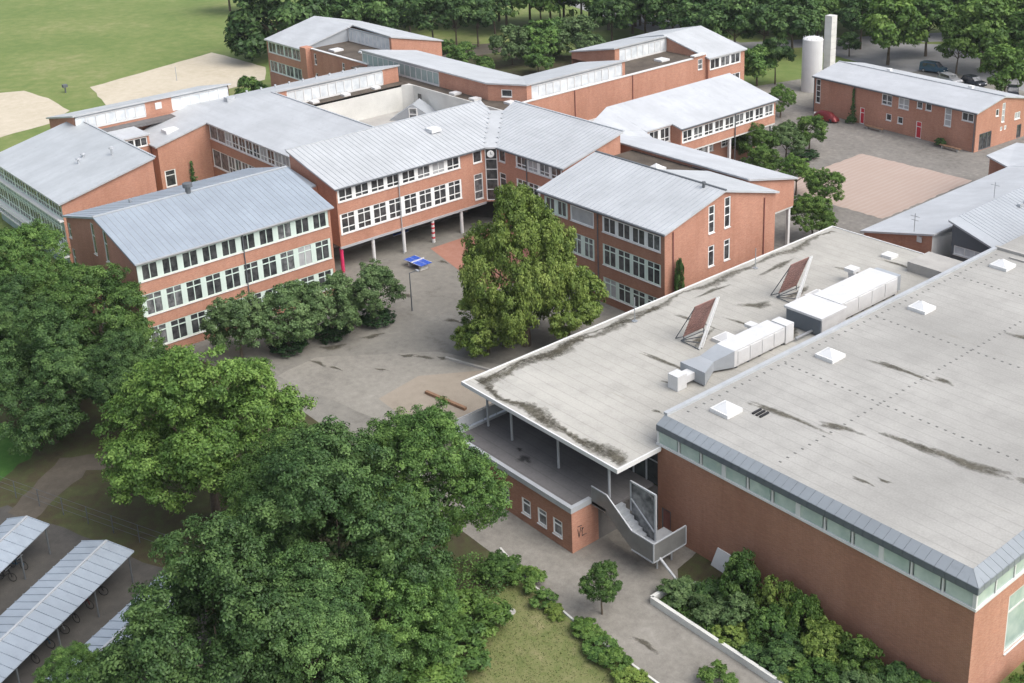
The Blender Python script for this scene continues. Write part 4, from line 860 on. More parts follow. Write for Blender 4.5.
    for a, e in (((48.02, 1.75), (48.12, 1.05)), ((48.12, 1.05), (48.3, 1.8)), ((48.42, 1.75), (48.42, 1.05)), ((48.42, 1.05), (48.66, 1.1)), ((48.36, 1.45), (48.55, 1.7)), ((48.74, 1.03), (48.8, 1.1)), ((48.0, 1.95), (48.4, 1.92))): q.bar((X, a[0], a[1]), (X, e[0], e[1]), .02, .07, up=(1, 0, 0))
    b.part('graffiti', q, 'graffiti_paint')
    b.done(['brick_brown_shaded', 'brick', 'soffit'])  # short side wall in lighter brick than the front, light painted into the colour
build_LH()
for y, l in ((69.3, 'the near solar rack'), (81.3, 'the far solar rack')):
    skylight(-59.2, y, 6.98, 1.5, label='white pyramid skylight on the entrance hall roof behind '+l, group='entrance hall skylights')
skylight(-60.2, 93.3, 6.98, .9, label='small white dome skylight near the far edge of the lower roof', flat=True)

def solar(y0, label):
    t = thing('solar_collector', label, 'solar collector', (-60.8, y0+1.3, 6.98), 'tilted solar collectors'); n = 11
    lo = Vector((-61.5, 0, 7.45)); hi = Vector((-60.25, 0, 10.55))
    fr = MB(); T = Vector((hi.x+.06, y0+2.62, hi.z)); Fo = Vector((-59.65, y0-.1, 7.04)); B0 = Vector((-61.7, y0-.05, 7.1)); of = Vector((.0, .34, 0))
    fr.bar(T, Fo, .12); fr.bar(T+of*.6, Fo+of, .1)
    for k in range(9):
        a = T+(Fo-T)*(k+.5)/9; fr.bar(a, a+of*.9+(Fo-T)*.03, .05)
    fr.build('frame', 'trim_white', t)
    fr = MB()
    for f in (.62, .75, .88, 1.0): fr.bar(B0, T+(Fo-T)*f, .06)
    for y in (y0+.1, y0+2.5): fr.bar((lo.x, y, lo.z), (lo.x-.9, y, 7.0), .06); fr.bar((lo.x, y, lo.z), (lo.x, y, 7.0), .06); fr.bar((hi.x-.1, y, hi.z-.2), (lo.x-.9, y, 7.0), .06)
    fr.build('strut', 'trim_dark', t)
    for k in range(n):
        a = lo+(hi-lo)*(k/n); c = lo+(hi-lo)*((k+.8)/n); mb = MB()
        mb.add([(a.x, y0+.07, a.z), (a.x, y0+2.53, a.z), (c.x, y0+2.53, c.z), (c.x, y0+.07, c.z), (a.x-.06, y0+.07, a.z+.02), (a.x-.06, y0+2.53, a.z+.02), (c.x-.06, y0+2.53, c.z+.02), (c.x-.06, y0+.07, c.z+.02)],
               [(0, 1, 2, 3), (7, 6, 5, 4), (0, 4, 5, 1), (1, 5, 6, 2), (2, 6, 7, 3), (3, 7, 4, 0)]); mb.build('slat', 'slat_brown', t)
solar(66.6, 'tilted rack of reddish-brown slats on the lower roof, nearer the tree'); solar(78.7, 'tilted rack of reddish-brown slats on the lower roof, farther from the tree')

def hvac():
    t = thing('ventilation_unit', 'long white rooftop ventilation box tapering to a grey duct at its near end', 'ventilation unit', (-56, 66, 6.98))
    mb = MB(); mb.box((-57.3, 65.9, 7.2), (-55.5, 72.0, 8.6)); mb.build('casing', 'duct_white', t)
    mb = MB()
    for k in range(4): mb.box((-55.5, 66.3+1.45*k, 7.35), (-55.46, 67.6+1.45*k, 8.45))
    mb.build('access_panel', 'duct_white', t)
    mb = MB(); mb.add([(-57.3, 65.9, 7.2), (-55.5, 65.9, 7.2), (-55.5, 65.9, 8.6), (-57.3, 65.9, 8.6), (-57.6, 64.3, 7.2), (-56.2, 64.3, 7.2), (-56.2, 64.3, 8.0), (-57.6, 64.3, 8.0), (-57.7, 62.2, 7.1), (-55.2, 62.2, 7.1), (-55.2, 62.2, 8.2), (-57.7, 62.2, 8.2)],
        [(4, 5, 1, 0), (5, 6, 2, 1), (6, 7, 3, 2), (7, 4, 0, 3), (8, 9, 5, 4), (9, 10, 6, 5), (10, 11, 7, 6), (11, 8, 4, 7), (8, 11, 10, 9)]); mb.build('duct', 'zinc_light', t)
    mb = MB(); mb.box((-57.0, 61.2, 7.3), (-56.2, 62.19, 7.9)); mb.box((-57.1, 60.2, 7.0), (-56.1, 61.19, 8.2)); mb.build('outlet', 'duct_white', t)
    mb = MB(); mb.box((-56.9, 72.01, 7.1), (-55.4, 73.0, 8.7)); mb.build('intake_louvre', 'duct_white', t)
    mb = MB()
    for k in range(5): mb.box((-57.2, 66.2+1.4*k, 6.97), (-55.6, 66.4+1.4*k, 7.2))
    mb.build('skid', 'trim_dark', t)
    mb = MB(); mb.tube((-58.6, 71.6, 6.98), (-58.6, 71.6, 7.7), .3, n=10); mb.box((-59, 71.2, 7.7), (-58.2, 72, 7.95)); mb.tube((-58.6, 71.6, 7.4), (-57.3, 71.6, 7.4), .2, n=8); mb.build('cowl', 'duct_white', t)
    t = thing('ventilation_unit', 'bigger white rooftop ventilation box with open grey intake, by the far solar rack', 'ventilation unit', (-56, 82, 6.98))
    mb = MB(); mb.box((-57.6, 78.4, 7.2), (-54.8, 86.4, 8.75)); mb.build('casing', 'duct_white', t)
    mb = MB()
    for k in range(4): mb.box((-54.8, 78.9+1.9*k, 7.4), (-54.76, 80.6+1.9*k, 8.6))
    mb.build('access_panel', 'duct_white', t)
    mb = MB(); mb.add([(-57.9, 75.2, 7.0), (-54.3, 75.2, 7.0), (-54.3, 78.39, 7.1), (-57.9, 78.39, 7.1), (-57.9, 75.2, 8.48), (-54.3, 75.2, 8.48), (-54.3, 78.39, 8.6), (-57.9, 78.39, 8.6)], [(4, 5, 6, 7), (0, 1, 5, 4), (1, 2, 6, 5), (3, 0, 4, 7)]); mb.box((-58.0, 75.0, 8.5), (-54.2, 78.38, 8.7)); mb.build('intake_hood', 'duct_white', t)
    mb = MB(); mb.box((-57.8, 75.1, 7.05), (-54.4, 75.19, 8.46)); mb.build('intake_opening', 'zinc', t)
    mb = MB(); mb.box((-57.4, 86.41, 7.2), (-55.0, 87.2, 8.6)); mb.build('end_cap', 'zinc_light', t)
    mb = MB(); mb.tube((-59.3, 86.2, 6.98), (-59.3, 86.2, 8.0), .35, n=10); mb.box((-59.8, 85.7, 8.0), (-58.8, 86.7, 8.3)); mb.tube((-59.3, 86.2, 7.6), (-57.6, 86.2, 7.6), .22, n=8); mb.build('cowl', 'duct_white', t)
    mb = MB()
    for k in range(6): mb.box((-57.5, 78.6+1.5*k, 6.97), (-54.9, 78.8+1.5*k, 7.2))
    mb.build('skid', 'trim_dark', t)
    mb = MB()
    for x in (-58.4, -55.2, -53.4): mb.tube((x, 73.05, 7.3), (x, 75.1, 7.3), .12, n=8)
    tag(mb.build('pipe_run', 'steel', None, loc=(-56, 74, 7.3)), 'grey pipes joining the two rooftop ventilation boxes', 'pipes')
hvac()

def build_RR():
    b = Bld('pavilion', 'white-roofed brick building beside the pink plaza, behind the sports hall', (-64, 112, 0))
    b.face((-68, 100.6), (-60.3, 100.6), [(0, 5.35), (7.7, 7.1)]); b.face((-60.3, 100.6), (-60.3, 135), 7.1, mi=1); b.face((-60.3, 135), (-68, 135), [(0, 7.1), (7.7, 5.35)]); b.face((-68, 135), (-68, 100.6), 5.35)
    b.roof([[(-68.3, 100.3, 5.45), (-60.0, 100.3, 7.32), (-60.0, 135, 7.32), (-68.3, 135, 5.45)]], .2, 'roof_white')
    b.face((-72, 131.4), (-68, 131.4), [(0, 5.3), (4, 4.6)]); b.face((-72, 138), (-72, 131.4), 5.3)
    b.slab('side_roof', [(-72.3, 131.1, 5.45), (-68.3, 128.8, 5.46), (-66, 129, 6.0), (-66, 138, 6.0), (-72.3, 138, 5.45)], .2, 'roof_white')
    mb = MB(); mb.box((-61.9, 100.45, 6.0), (-61.4, 100.59, 6.6)); b.part('vent_grille', mb, 'trim_white')
    mb = MB(); mb.bar((-62.2, 100.4, 7.0), (-62.2, 100.4, 8.9), .05); mb.bar((-62.7, 100.4, 8.6), (-61.7, 100.4, 8.6), .04); mb.bar((-62.6, 100.4, 8.2), (-61.8, 100.4, 8.2), .04); b.part('aerial', mb, 'steel')
    mb = MB(); mb.bar((-61.5, 113.8, 7.2), (-61.5, 113.8, 8.9), .05); mb.bar((-62.0, 113.8, 8.6), (-61.0, 113.8, 8.6), .04); b.part('aerial', mb, 'steel')
    b.done(['brick', 'trim_white'])
    b = Bld('hall_annex', 'ribbed zinc lean-to roof with dark metal end against the sports hall', (-56, 110, 0), wallmat='zinc')
    b.face((-58.8, 101.5), (-52.2, 101.5), [(0, 8.6), (6.6, 6.4)], [(.3, 4.6, 5.4, 6.3, dict(c=4, r=(1,), s=.1, g='glass_strip', vary=False))], z0=0); b.face((-58.8, 135), (-58.8, 101.5), 8.6)
    b.roof([[(-59.0, 101.2, 8.8), (-52.1, 101.2, 6.5), (-52.1, 135, 6.5), (-59.0, 135, 8.8)]], .15, 'zinc_light', [(1, 0)], sp=.55)
    mb = MB(); mb.prism([(-59.05, 101.1, 8.86), (-52.1, 101.1, 6.56), (-52.1, 102.3, 6.56), (-59.05, 102.3, 8.86)], .2); b.part('verge', mb, 'zinc_light')
    mb = MB()
    for i in range(10): mb.box((-57.2, 110.5+1.2*i, 8.2), (-56.9, 111.1+1.2*i, 8.5))
    b.part('snow_guards', mb, 'trim_grey')['kind'] = 'stuff'
    b.done()
build_RR()

# ------------------------------------------------------------------ ground
def sheet(name, pts, z, mat, kind='structure'):
    mb = MB(); mb.poly([(x, y, z) for x, y in pts]); o = mb.build(name, mat); o['kind'] = kind; return o
def rough_edge(pts, amp, step, seed):
    r = random.Random(seed); out = []
    for i in range(len(pts)):
        a = Vector(pts[i]); c = Vector(pts[(i+1) % len(pts)]); L = (c-a).length; n = max(1, int(L/step)); d = (c-a)/L; nn = Vector((-d.y, d.x))
        for k in range(n): out.append(tuple(a+d*L*k/n+nn*(r.random()-.5)*amp))
    return out
sheet('ground', [(-1500, -600), (600, -600), (600, 1500), (-1500, 1500)], 0, 'field_grass')
sheet('soil_ground', rough_edge([(-128, 8), (-60, 8), (-44, 22), (-44, 30), (-58, 46.5), (-92, 46), (-122, 37), (-128, 36)], 1.2, 2, 1), .006, 'soil')
sheet('courtyard', [(-125, 37.5), (-102, 37.5), (-100, 42), (-88, 44), (-69, 44), (-67.7, 47.5), (-67.7, 100), (-125, 100)], .012, 'asphalt')
sheet('plaza_ground', [(-125, 100.01), (-62, 100.01), (-62, 140), (-78, 147), (-80, 165), (-112, 165), (-125, 160)], .012, 'plaza_grey')
sheet('pink_plaza', rough_edge([(-93, 117), (-76.6, 117), (-76.6, 136), (-93, 136)], .3, .7, 41), .02, 'pink_paving')
sheet('light_paving', rough_edge([(-92, 45.5), (-78.5, 48), (-68.5, 48), (-69.5, 63), (-80, 61.5), (-86, 59), (-93, 50)], .3, 1.5, 2), .018, 'paving_light')
sheet('beige_paving', [(-82, 50), (-68, 49), (-68, 60.8), (-79.5, 60.2), (-83, 55)], .024, 'paving_beige')
sheet('red_court', [(-107.3, 74), (-107.3, 84), (-93, 83.6), (-93, 71)], .02, 'red_paving')
sheet('path', [(-67.7, 43.6), (-56, 43.4), (-48, 42.7), (-25, 42.6), (-25, 47.6), (-46.6, 47.7), (-47.2, 54.5), (-54.1, 54.5), (-67.7, 54.5)], .022, 'path_concrete')
sheet('lawn', rough_edge([(-56, 43.2), (-48, 42.55), (-25, 42.4), (-25, 24), (-46, 24), (-52, 33)], .5, 1.5, 4), .016, 'lawn')
sheet('planting_bed', rough_edge([(-46.6, 47.9), (-26, 47.8), (-26, 54), (-48.4, 54), (-48.0, 51.5), (-46.7, 50.4)], .12, .8, 31), .03, 'soil')
sheet('shed_yard', rough_edge([(-90, 8), (-60, 6), (-58, 24), (-70, 26.3), (-88, 20)], .4, 2, 6), .014, 'yard_asphalt_shaded')
sheet('dirt_path', rough_edge([(-87, 19.6), (-92, 25.5), (-89, 31), (-86, 31), (-88.5, 26.5), (-84.5, 20.6)], .4, 1, 7), .018, 'dirt_path')
sheet('green_patch', rough_edge([(-105, 18), (-92, 20.2), (-93.6, 23.6), (-98, 25), (-103, 23.4)], .7, .8, 8), .016, 'lawn_green')
sheet('sand_pit', rough_edge([(-199.5, 73.2), (-215, 76.5), (-224, 105), (-204, 106), (-195, 101), (-192, 78)], .35, 2.5, 9), .02, 'sand')
sheet('sand_pit', rough_edge([(-224, 63), (-222, 67), (-213, 68), (-201.5, 67.6), (-196, 62), (-193, 50), (-210, 46)], .35, 2.5, 10), .02, 'sand')
sheet('road', [(-140, 183), (-112, 176), (-80, 163), (-76, 172), (-96, 186), (-100, 200), (-112, 205), (-128, 196), (-140, 192)], .014, 'road')
sheet('car_park', [(-114, 176), (-80, 163.3), (-80, 176), (-112, 184)], .02, 'asphalt')
sheet('back_road', [(-250, 196), (-150, 168), (-120, 205), (-124, 212), (-150, 178), (-250, 206)], .012, 'road')
sheet('back_path', rough_edge([(-205, 118), (-196, 135), (-184, 150), (-176, 152), (-180, 140), (-186, 126), (-196, 116)], .5, 2, 11), .012, 'dirt_path')
sheet('shrub_court', rough_edge([(-184, 117), (-131, 107), (-130, 121), (-152, 155), (-176, 146), (-186, 130)], .5, 2, 12), .01, 'soil')
sheet('forecourt', [(-128, 150), (-111.4, 150), (-110.4, 164), (-124, 164)], .018, 'paving_light')
# kerbs, walls, steps
def low_wall(name, label, pts, w, h, mat, cat='wall'):
    mb = MB()
    for a, c in zip(pts, pts[1:]): mb.bar((a[0], a[1], h/2), (c[0], c[1], h/2), w, h)
    return tag(mb.build(name, mat, None, loc=(*pts[0], 0)), label, cat)
low_wall('retaining_wall', 'pale concrete retaining wall edging the planting bed by the path', [(-46.7, 50.4), (-46.75, 47.75), (-25.8, 47.75)], .25, .5, 'concrete_light')
low_wall('kerb', 'pale kerb strip between path and lawn shrubs', [(-58, 44.2), (-54, 43.3), (-48, 42.75), (-26, 42.6)], .14, .1, 'concrete_light', 'kerb')
low_wall('kerb', 'brown timber edge of the raised paving near the terrace', [(-79.9, 53.6), (-75.1, 54.3)], .3, .28, 'wood', 'kerb')
low_wall('garden_wall', 'low dark-red brick wall under the chestnut tree by the lower roof', [(-76.2, 74.6), (-72.4, 76.6), (-72.4, 72.2)], .3, .7, 'brick_brown_shaded')
low_wall('kerb', 'brown kerb around the chestnut tree bed beside the terrace', [(-84, 58.8), (-80, 60.0), (-76, 61.2), (-72, 62.2)], .22, .22, 'concrete', 'kerb')
for i, (x, y, a, w, r) in enumerate(((-91.6, 49.7, 1.5, .22, .25), (-89.6, 50.3, 1.1, .16, .3), (-87.0, 56.6, 1.0, .3, .7), (-85.6, 57.6, 1.3, .26, .65), (-84.2, 58.8, .9, .3, .6), (-86.4, 53.2, .9, .16, .5), (-93.5, 52.5, 1.6, .5, .9), (-92.8, 56.5, 1.4, .4, 1.2), (-98.5, 64.5, 1.2, .3, .4), (-103, 72.6, 1.0, .25, .2), (-90, 64.2, 1.5, .3, .5), (-62.5, 45.3, 1.2, .2, .1), (-53.2, 52.2, 1.0, .6, .4), (-50.5, 46.4, .5, .2, .2), (-44.2, 44.6, 1.4, .2, .1))):
    o = soft_blob('leaf_litter', x, y, a, w, r, .036+.0005*i, 50+i, 'dirt', None); o['kind'] = 'stuff'
mb = MB(); mb.bar((-47.2, 50.2, .1), (-44.6, 52.8, .1), .1, .08); tag(mb.build('plank', 'trim_white', None, loc=(-46, 51.5, .1)), 'thin pale plank lying on the soil by the stair', 'plank')
mb = MB(); mb.add([(-46.8, 53.5, 0), (-45.0, 53.4, 0), (-45.2, 53.7, 1.5), (-46.4, 53.72, 1.5), (-46.8, 53.58, 0), (-45.0, 53.5, 0), (-45.2, 53.78, 1.5), (-46.4, 53.79, 1.5)], [(0, 1, 2, 3), (7, 6, 5, 4), (0, 4, 5, 1), (1, 5, 6, 2), (2, 6, 7, 3), (3, 7, 4, 0)]); tag(mb.build('leaning_board', 'acrylic', None, loc=(-46, 53.5, 0)), 'pale scuffed board leaning on the sports hall wall by the stair', 'board')
mb = MB(); mb.lathe([(.34, 0), (.36, .02), (.3, .03)], (-52.3, 40.4, .01), 14); tag(mb.build('manhole_cover', 'concrete', None, loc=(-52.3, 40.4, 0)), 'round pale manhole cover in the lawn', 'manhole cover')

# ------------------------------------------------------------------ vegetation
def leaf_mesh(name, pos, nrm, size, tint, aspect=.55):
    n = len(pos); r = rng.normal(size=(n, 3)); t = np.cross(nrm, r); t /= np.linalg.norm(t, axis=1, keepdims=True)+1e-9; bb = np.cross(nrm, t)
    L = (size*(.7+.6*rng.random(n)))[:, None]
    v = np.stack([pos-t*L, pos+bb*L*aspect+nrm*L*.18, pos+t*L-nrm*L*.15, pos-bb*L*aspect+nrm*L*.18], 1).reshape(-1, 3)
    me = bpy.data.meshes.new(name); me.vertices.add(4*n); me.vertices.foreach_set('co', v.astype(np.float32).ravel())
    me.loops.add(4*n); me.loops.foreach_set('vertex_index', np.arange(4*n, dtype=np.int32))
    me.polygons.add(n); me.polygons.foreach_set('loop_start', np.arange(0, 4*n, 4, dtype=np.int32)); me.polygons.foreach_set('loop_total', np.full(n, 4, dtype=np.int32))
    at = me.attributes.new('tint', 'FLOAT', 'POINT'); at.data.foreach_set('value', np.repeat(tint, 4).astype(np.float32))
    me.update(); me.validate(); return me
def crown(name, nlobe, nclump, nleaf, leaf, crad=.085, flat=.9, low=-.55, seed=0, lobR=(.34, .52), spread=(.44, .66), fill=.10, cone=0.):
    "unit-radius crown: limbs' lobes -> twig clumps -> leaf faces, with gaps between the lobes"
    global rng
    rng = np.random.default_rng(seed+100); un = lambda a: a/(np.linalg.norm(a, axis=1, keepdims=True)+1e-9)
    k = np.arange(nlobe); zz = low+(1-low)*(k+.5)/nlobe; az = k*2.39996+rng.random()*6; rr = np.sqrt(np.maximum(0, 1-zz**2))
    d = un(np.stack([rr*np.cos(az), rr*np.sin(az), zz], 1)+rng.normal(size=(nlobe, 3))*.22)
    lr = rng.uniform(*lobR, nlobe); lc = d*rng.uniform(*spread, nlobe)[:, None]; lc[:, 2] *= flat; cf_ = (1.05-cone*(lc[:, 2]+.15)); lc[:, :2] *= cf_[:, None]; lr *= np.clip(cf_, .6, 1.1); lt = .10*rng.normal(size=nlobe)
    w = lr**2; li = rng.choice(nlobe, nclump, p=w/w.sum()); q = un(un(rng.normal(size=(nclump, 3)))+d[li]*.62+np.array([0, 0, .28]))
    cc = lc[li]+q*(lr[li]*(.55+.52*rng.random(nclump)))[:, None]*np.array([1, 1, .85]); cr = crad*(.6+.8*rng.random(nclump)); ct = lt[li]+.16*rng.normal(size=nclump)
    w = cr**2; ci = rng.choice(nclump, nleaf, p=w/w.sum()); p = un(un(rng.normal(size=(nleaf, 3)))+q[ci]*.45+np.array([0, 0, .35]))
    pos = cc[ci]+p*(cr[ci]*(.35+.75*rng.random(nleaf)))[:, None]*np.array([1, 1, .75])
    nrm = un(p*.55+q[ci]*.35+rng.normal(size=(nleaf, 3))*.42+np.array([0, 0, .35])); tint = np.clip(.5+ct[ci]+.13*rng.normal(size=nleaf), 0, 1)
    nf = int(nleaf*fill); fl = rng.integers(0, nlobe, nf); fp = lc[fl]+un(rng.normal(size=(nf, 3)))*(lr[fl]*(.2+.6*rng.random(nf)))[:, None]
    pos = np.vstack([pos, fp]); nrm = np.vstack([nrm, un(rng.normal(size=(nf, 3)))]); tint = np.concatenate([tint, np.full(nf, .35)])
    me = leaf_mesh(name, pos, nrm, leaf, tint); me.materials.append(M['leaf_mid']); return me
BIG = [crown('crown', 24, 1150, 92000, .0165, .078, .95, -.65, s, (.20, .46), (.42, .82)) for s in range(4)]
CONE = [crown('crown', 30, 1300, 90000, .0175, .078, 1.0, -.95, 60, (.22, .40), (.45, .74), .12, .85)]
MED = [crown('crown', 12, 330, 21000, .034, .115, .95, -.55, 10+s) for s in range(3)]
FAR = [crown('crown', 11, 200, 7500, .062, .15, .98, -.55, 20+s) for s in range(3)]
SHR = [crown('shrub', 9, 130, 6500, .058, .15, .9, -.3, 30+s, (.3, .5), (.4, .72)) for s in range(4)]
HED = [crown('hedge', 22, 260, 9000, .045, .10, .8, -.3, 40, (.36, .42), (.55, .62))]
def put(name, me, mat, parent, loc, rz, scale):
    o = link(name, me, parent, loc, rz, scale); o.material_slots[0].link = 'OBJECT'; o.material_slots[0].material = M[mat]; return o
def trunk_mesh(h, R, r, seed):
    rd = random.Random(seed); mb = MB(); top = Vector((rd.uniform(-.2, .2), rd.uniform(-.2, .2), h*.72)); mid = Vector((rd.uniform(-.1, .1), rd.uniform(-.1, .1), h*.3))
    mb.tube((0, 0, -.1), mid, r*1.25, r*.9, 8, caps=False); mb.tube(mid, top, r*.9, r*.45, 8, caps=False); mb.tube(top, (top.x*1.5, top.y*1.5, h*1.15), r*.45, r*.12, 6)
    for k in range(7):
        a = 6.283*k/7+rd.random(); f = .45+.5*rd.random(); s = mid+(top-mid)*f; e = s+Vector((math.cos(a)*R*.6, math.sin(a)*R*.6, R*(.15+.5*rd.random())))
        m_ = (s+e)/2+Vector((0, 0, R*.08)); mb.tube(s, m_, r*.38, r*.25, 6, caps=False); mb.tube(m_, e, r*.25, r*.07, 5)
    return mb.mesh('trunk', 'bark', smooth=True)
TN = [0]
def tree(x, y, R, hc, protos, mat, label, group=None, name='tree', sz=1.0, sx=1.0, trunk=None, cat='tree'):
    i = TN[0]; TN[0] += 1
    t = thing(name, label, cat, (x, y, 0), group)
    link('trunk', trunk_mesh(hc, R, trunk or max(.12, R*.05), i), t)
    put('crown', protos[i % len(protos)], mat, t, (0, 0, hc), (i*2.4) % 6.28, (R*1.08*sx, R*1.08, R*1.05*sz))
    return t
def shrub(x, y, R, h, mat, label, group=None, name='shrub', protos=None, cat='shrub', z=0):
    i = TN[0]; TN[0] += 1; p = (protos or SHR)
    o = put(name, p[i % len(p)], mat, None, (x, y, z+h*.36), (i*1.9) % 6.28, (R*1.05, R*1.05, h*.66)); return tag(o, label, cat, group)
# foreground
tree(-114.7, 31.3, 5.0, 6.5, BIG, 'leaf_mid', 'dark green tree at the left picture edge below the green-framed facade', name='broadleaf_tree')
tree(-101.5, 33.4, 5.3, 6.3, BIG, 'leaf_mid', 'tall green tree covering the gable foot of the blue-roofed block', name='broadleaf_tree')
tree(-94.8, 26.2, 5.0, 5.8, BIG, 'leaf_dark', 'dark spreading tree above the green lawn patch at the left edge', name='broadleaf_tree')
tree(-90.3, 31.6, 3.8, 5.3, BIG, 'leaf_dark', 'small dark tree wedged between the left trees and the bright maple', name='broadleaf_tree')
tree(-107.5, 27.2, 4.2, 5.0, BIG, 'leaf_dark', 'dark tree cut by the left picture edge above the worn dirt', name='broadleaf_tree')
tree(-119.5, 26.8, 4.6, 5.4, BIG, 'leaf_mid', 'green tree at the left picture edge under the lower facade ledge', name='broadleaf_tree')
tree(-75.4, 31.2, 6.5, 7.3, BIG, 'leaf_bright', 'bright yellow-green maple in the left foreground', name='broadleaf_tree')
tree(-57.9, 37.6, 4.7, 8.3, BIG, 'leaf_mid', 'big green tree reaching in front of the dark terrace', name='broadleaf_tree', sz=1.05)
tree(-57.2, 31.0, 5.6, 7.6, BIG, 'leaf_dark', 'big dark tree in the middle of the foreground grove', name='broadleaf_tree')
tree(-64.5, 32.5, 4.4, 6.8, BIG, 'leaf_mid', 'mid-sized green tree right of the bright maple', name='broadleaf_tree')
tree(-54.6, 21.6, 5.6, 6.8, BIG, 'leaf_dark', 'big dark tree overhanging the bicycle sheds at the bottom edge', name='broadleaf_tree')
tree(-59.0, 15.4, 2.2, 4.4, BIG, 'leaf_mid', 'smaller tree at the bottom edge over the lowest bicycle shed', name='broadleaf_tree')
tree(-52.2, 25.7, 4.1, 5.8, BIG, 'leaf_dark', 'dark tree at the bottom edge left of the bushy thicket', name='broadleaf_tree')
tree(-53.2, 31.6, 4.0, 4.8, BIG, 'leaf_mid', 'rounded tree beside the lawn with the manhole cover', name='broadleaf_tree')
for x, y, R, l in ((-97.6, 44.9, 2.9, 'leftmost round tree of the row before the blue-roofed block'), (-96.2, 49.3, 3.0, 'second round tree from the left in the row before the blue-roofed block'), (-95.2, 53.5, 3.0, 'third round tree from the left in the row before the blue-roofed block'), (-95.2, 58.3, 2.7, 'round tree at the ping-pong end of the row before the blue-roofed block')):
    tree(x, y, R*.98, 3.35, MED, 'leaf_grey', l, 'round trees in a row', 'round_tree', sz=1.12)
for x, y, l in ((-95.6, 48.9, 'left'), (-95.4, 53.6, 'middle'), (-95.0, 58.5, 'right')):
    shrub(x, y, 1.75, 1.5, 'leaf_hedge', 'dark clipped round hedge under the row of round trees, '+l+' of the three', 'clipped round hedges', 'hedge', HED, 'hedge')
tree(-80.9, 66.0, 5.1, 8.9, CONE, 'leaf_yellow', 'huge yellow-green chestnut tree in the courtyard', name='chestnut_tree', sz=1.82, trunk=.4)
tree(-82.0, 62.3, 3.0, 2.8, MED, 'leaf_yellow', 'low bushy tree at the foot of the big chestnut', name='chestnut_tree', cat='tree')
tree(-78.4, 69.2, 3.2, 4.2, MED, 'leaf_yellow', 'lower yellow-green tree leaning from the chestnut towards the slit-windowed block', name='chestnut_tree')
G = [(-112.1, 142.6, 1.9, 'small tree between the end of the column wing and the silo yard'), (-98.7, 132.0, 2.2, 'small round tree above the dark oval hedge, nearest the red car'), (-98.1, 126.3, 2.3, 'grey-green small tree just left of the dark oval hedge'),
     (-100.1, 122.6, 2.6, 'small tree hiding the windows of the column wing'), (-94.6, 116.9, 2.2, 'small bright tree above the pale bent roof'), (-89.0, 116.7, 2.0, 'small tree left of the pink plaza, middle of the group'), (-83.3, 114.9, 2.0, 'round small tree at the corner of the pink plaza'), (-78.3, 105.9, 2.4, 'dense small tree behind the lower flat roof edge')]
for i, (x, y, R, l) in enumerate(G): tree(x, y, R*1.0, 3.1, MED, ('leaf_bright', 'leaf_bright', 'leaf_grey')[(0, 0, 2, 1, 1, 0, 0, 0)[i]], l, 'small trees between wing and plaza', 'small_tree')
shrub(-97.4, 129.2, 2.0, 1.2, 'leaf_hedge', 'dark oval clipped hedge by the small trees at the plaza', None, 'hedge', HED, 'hedge')
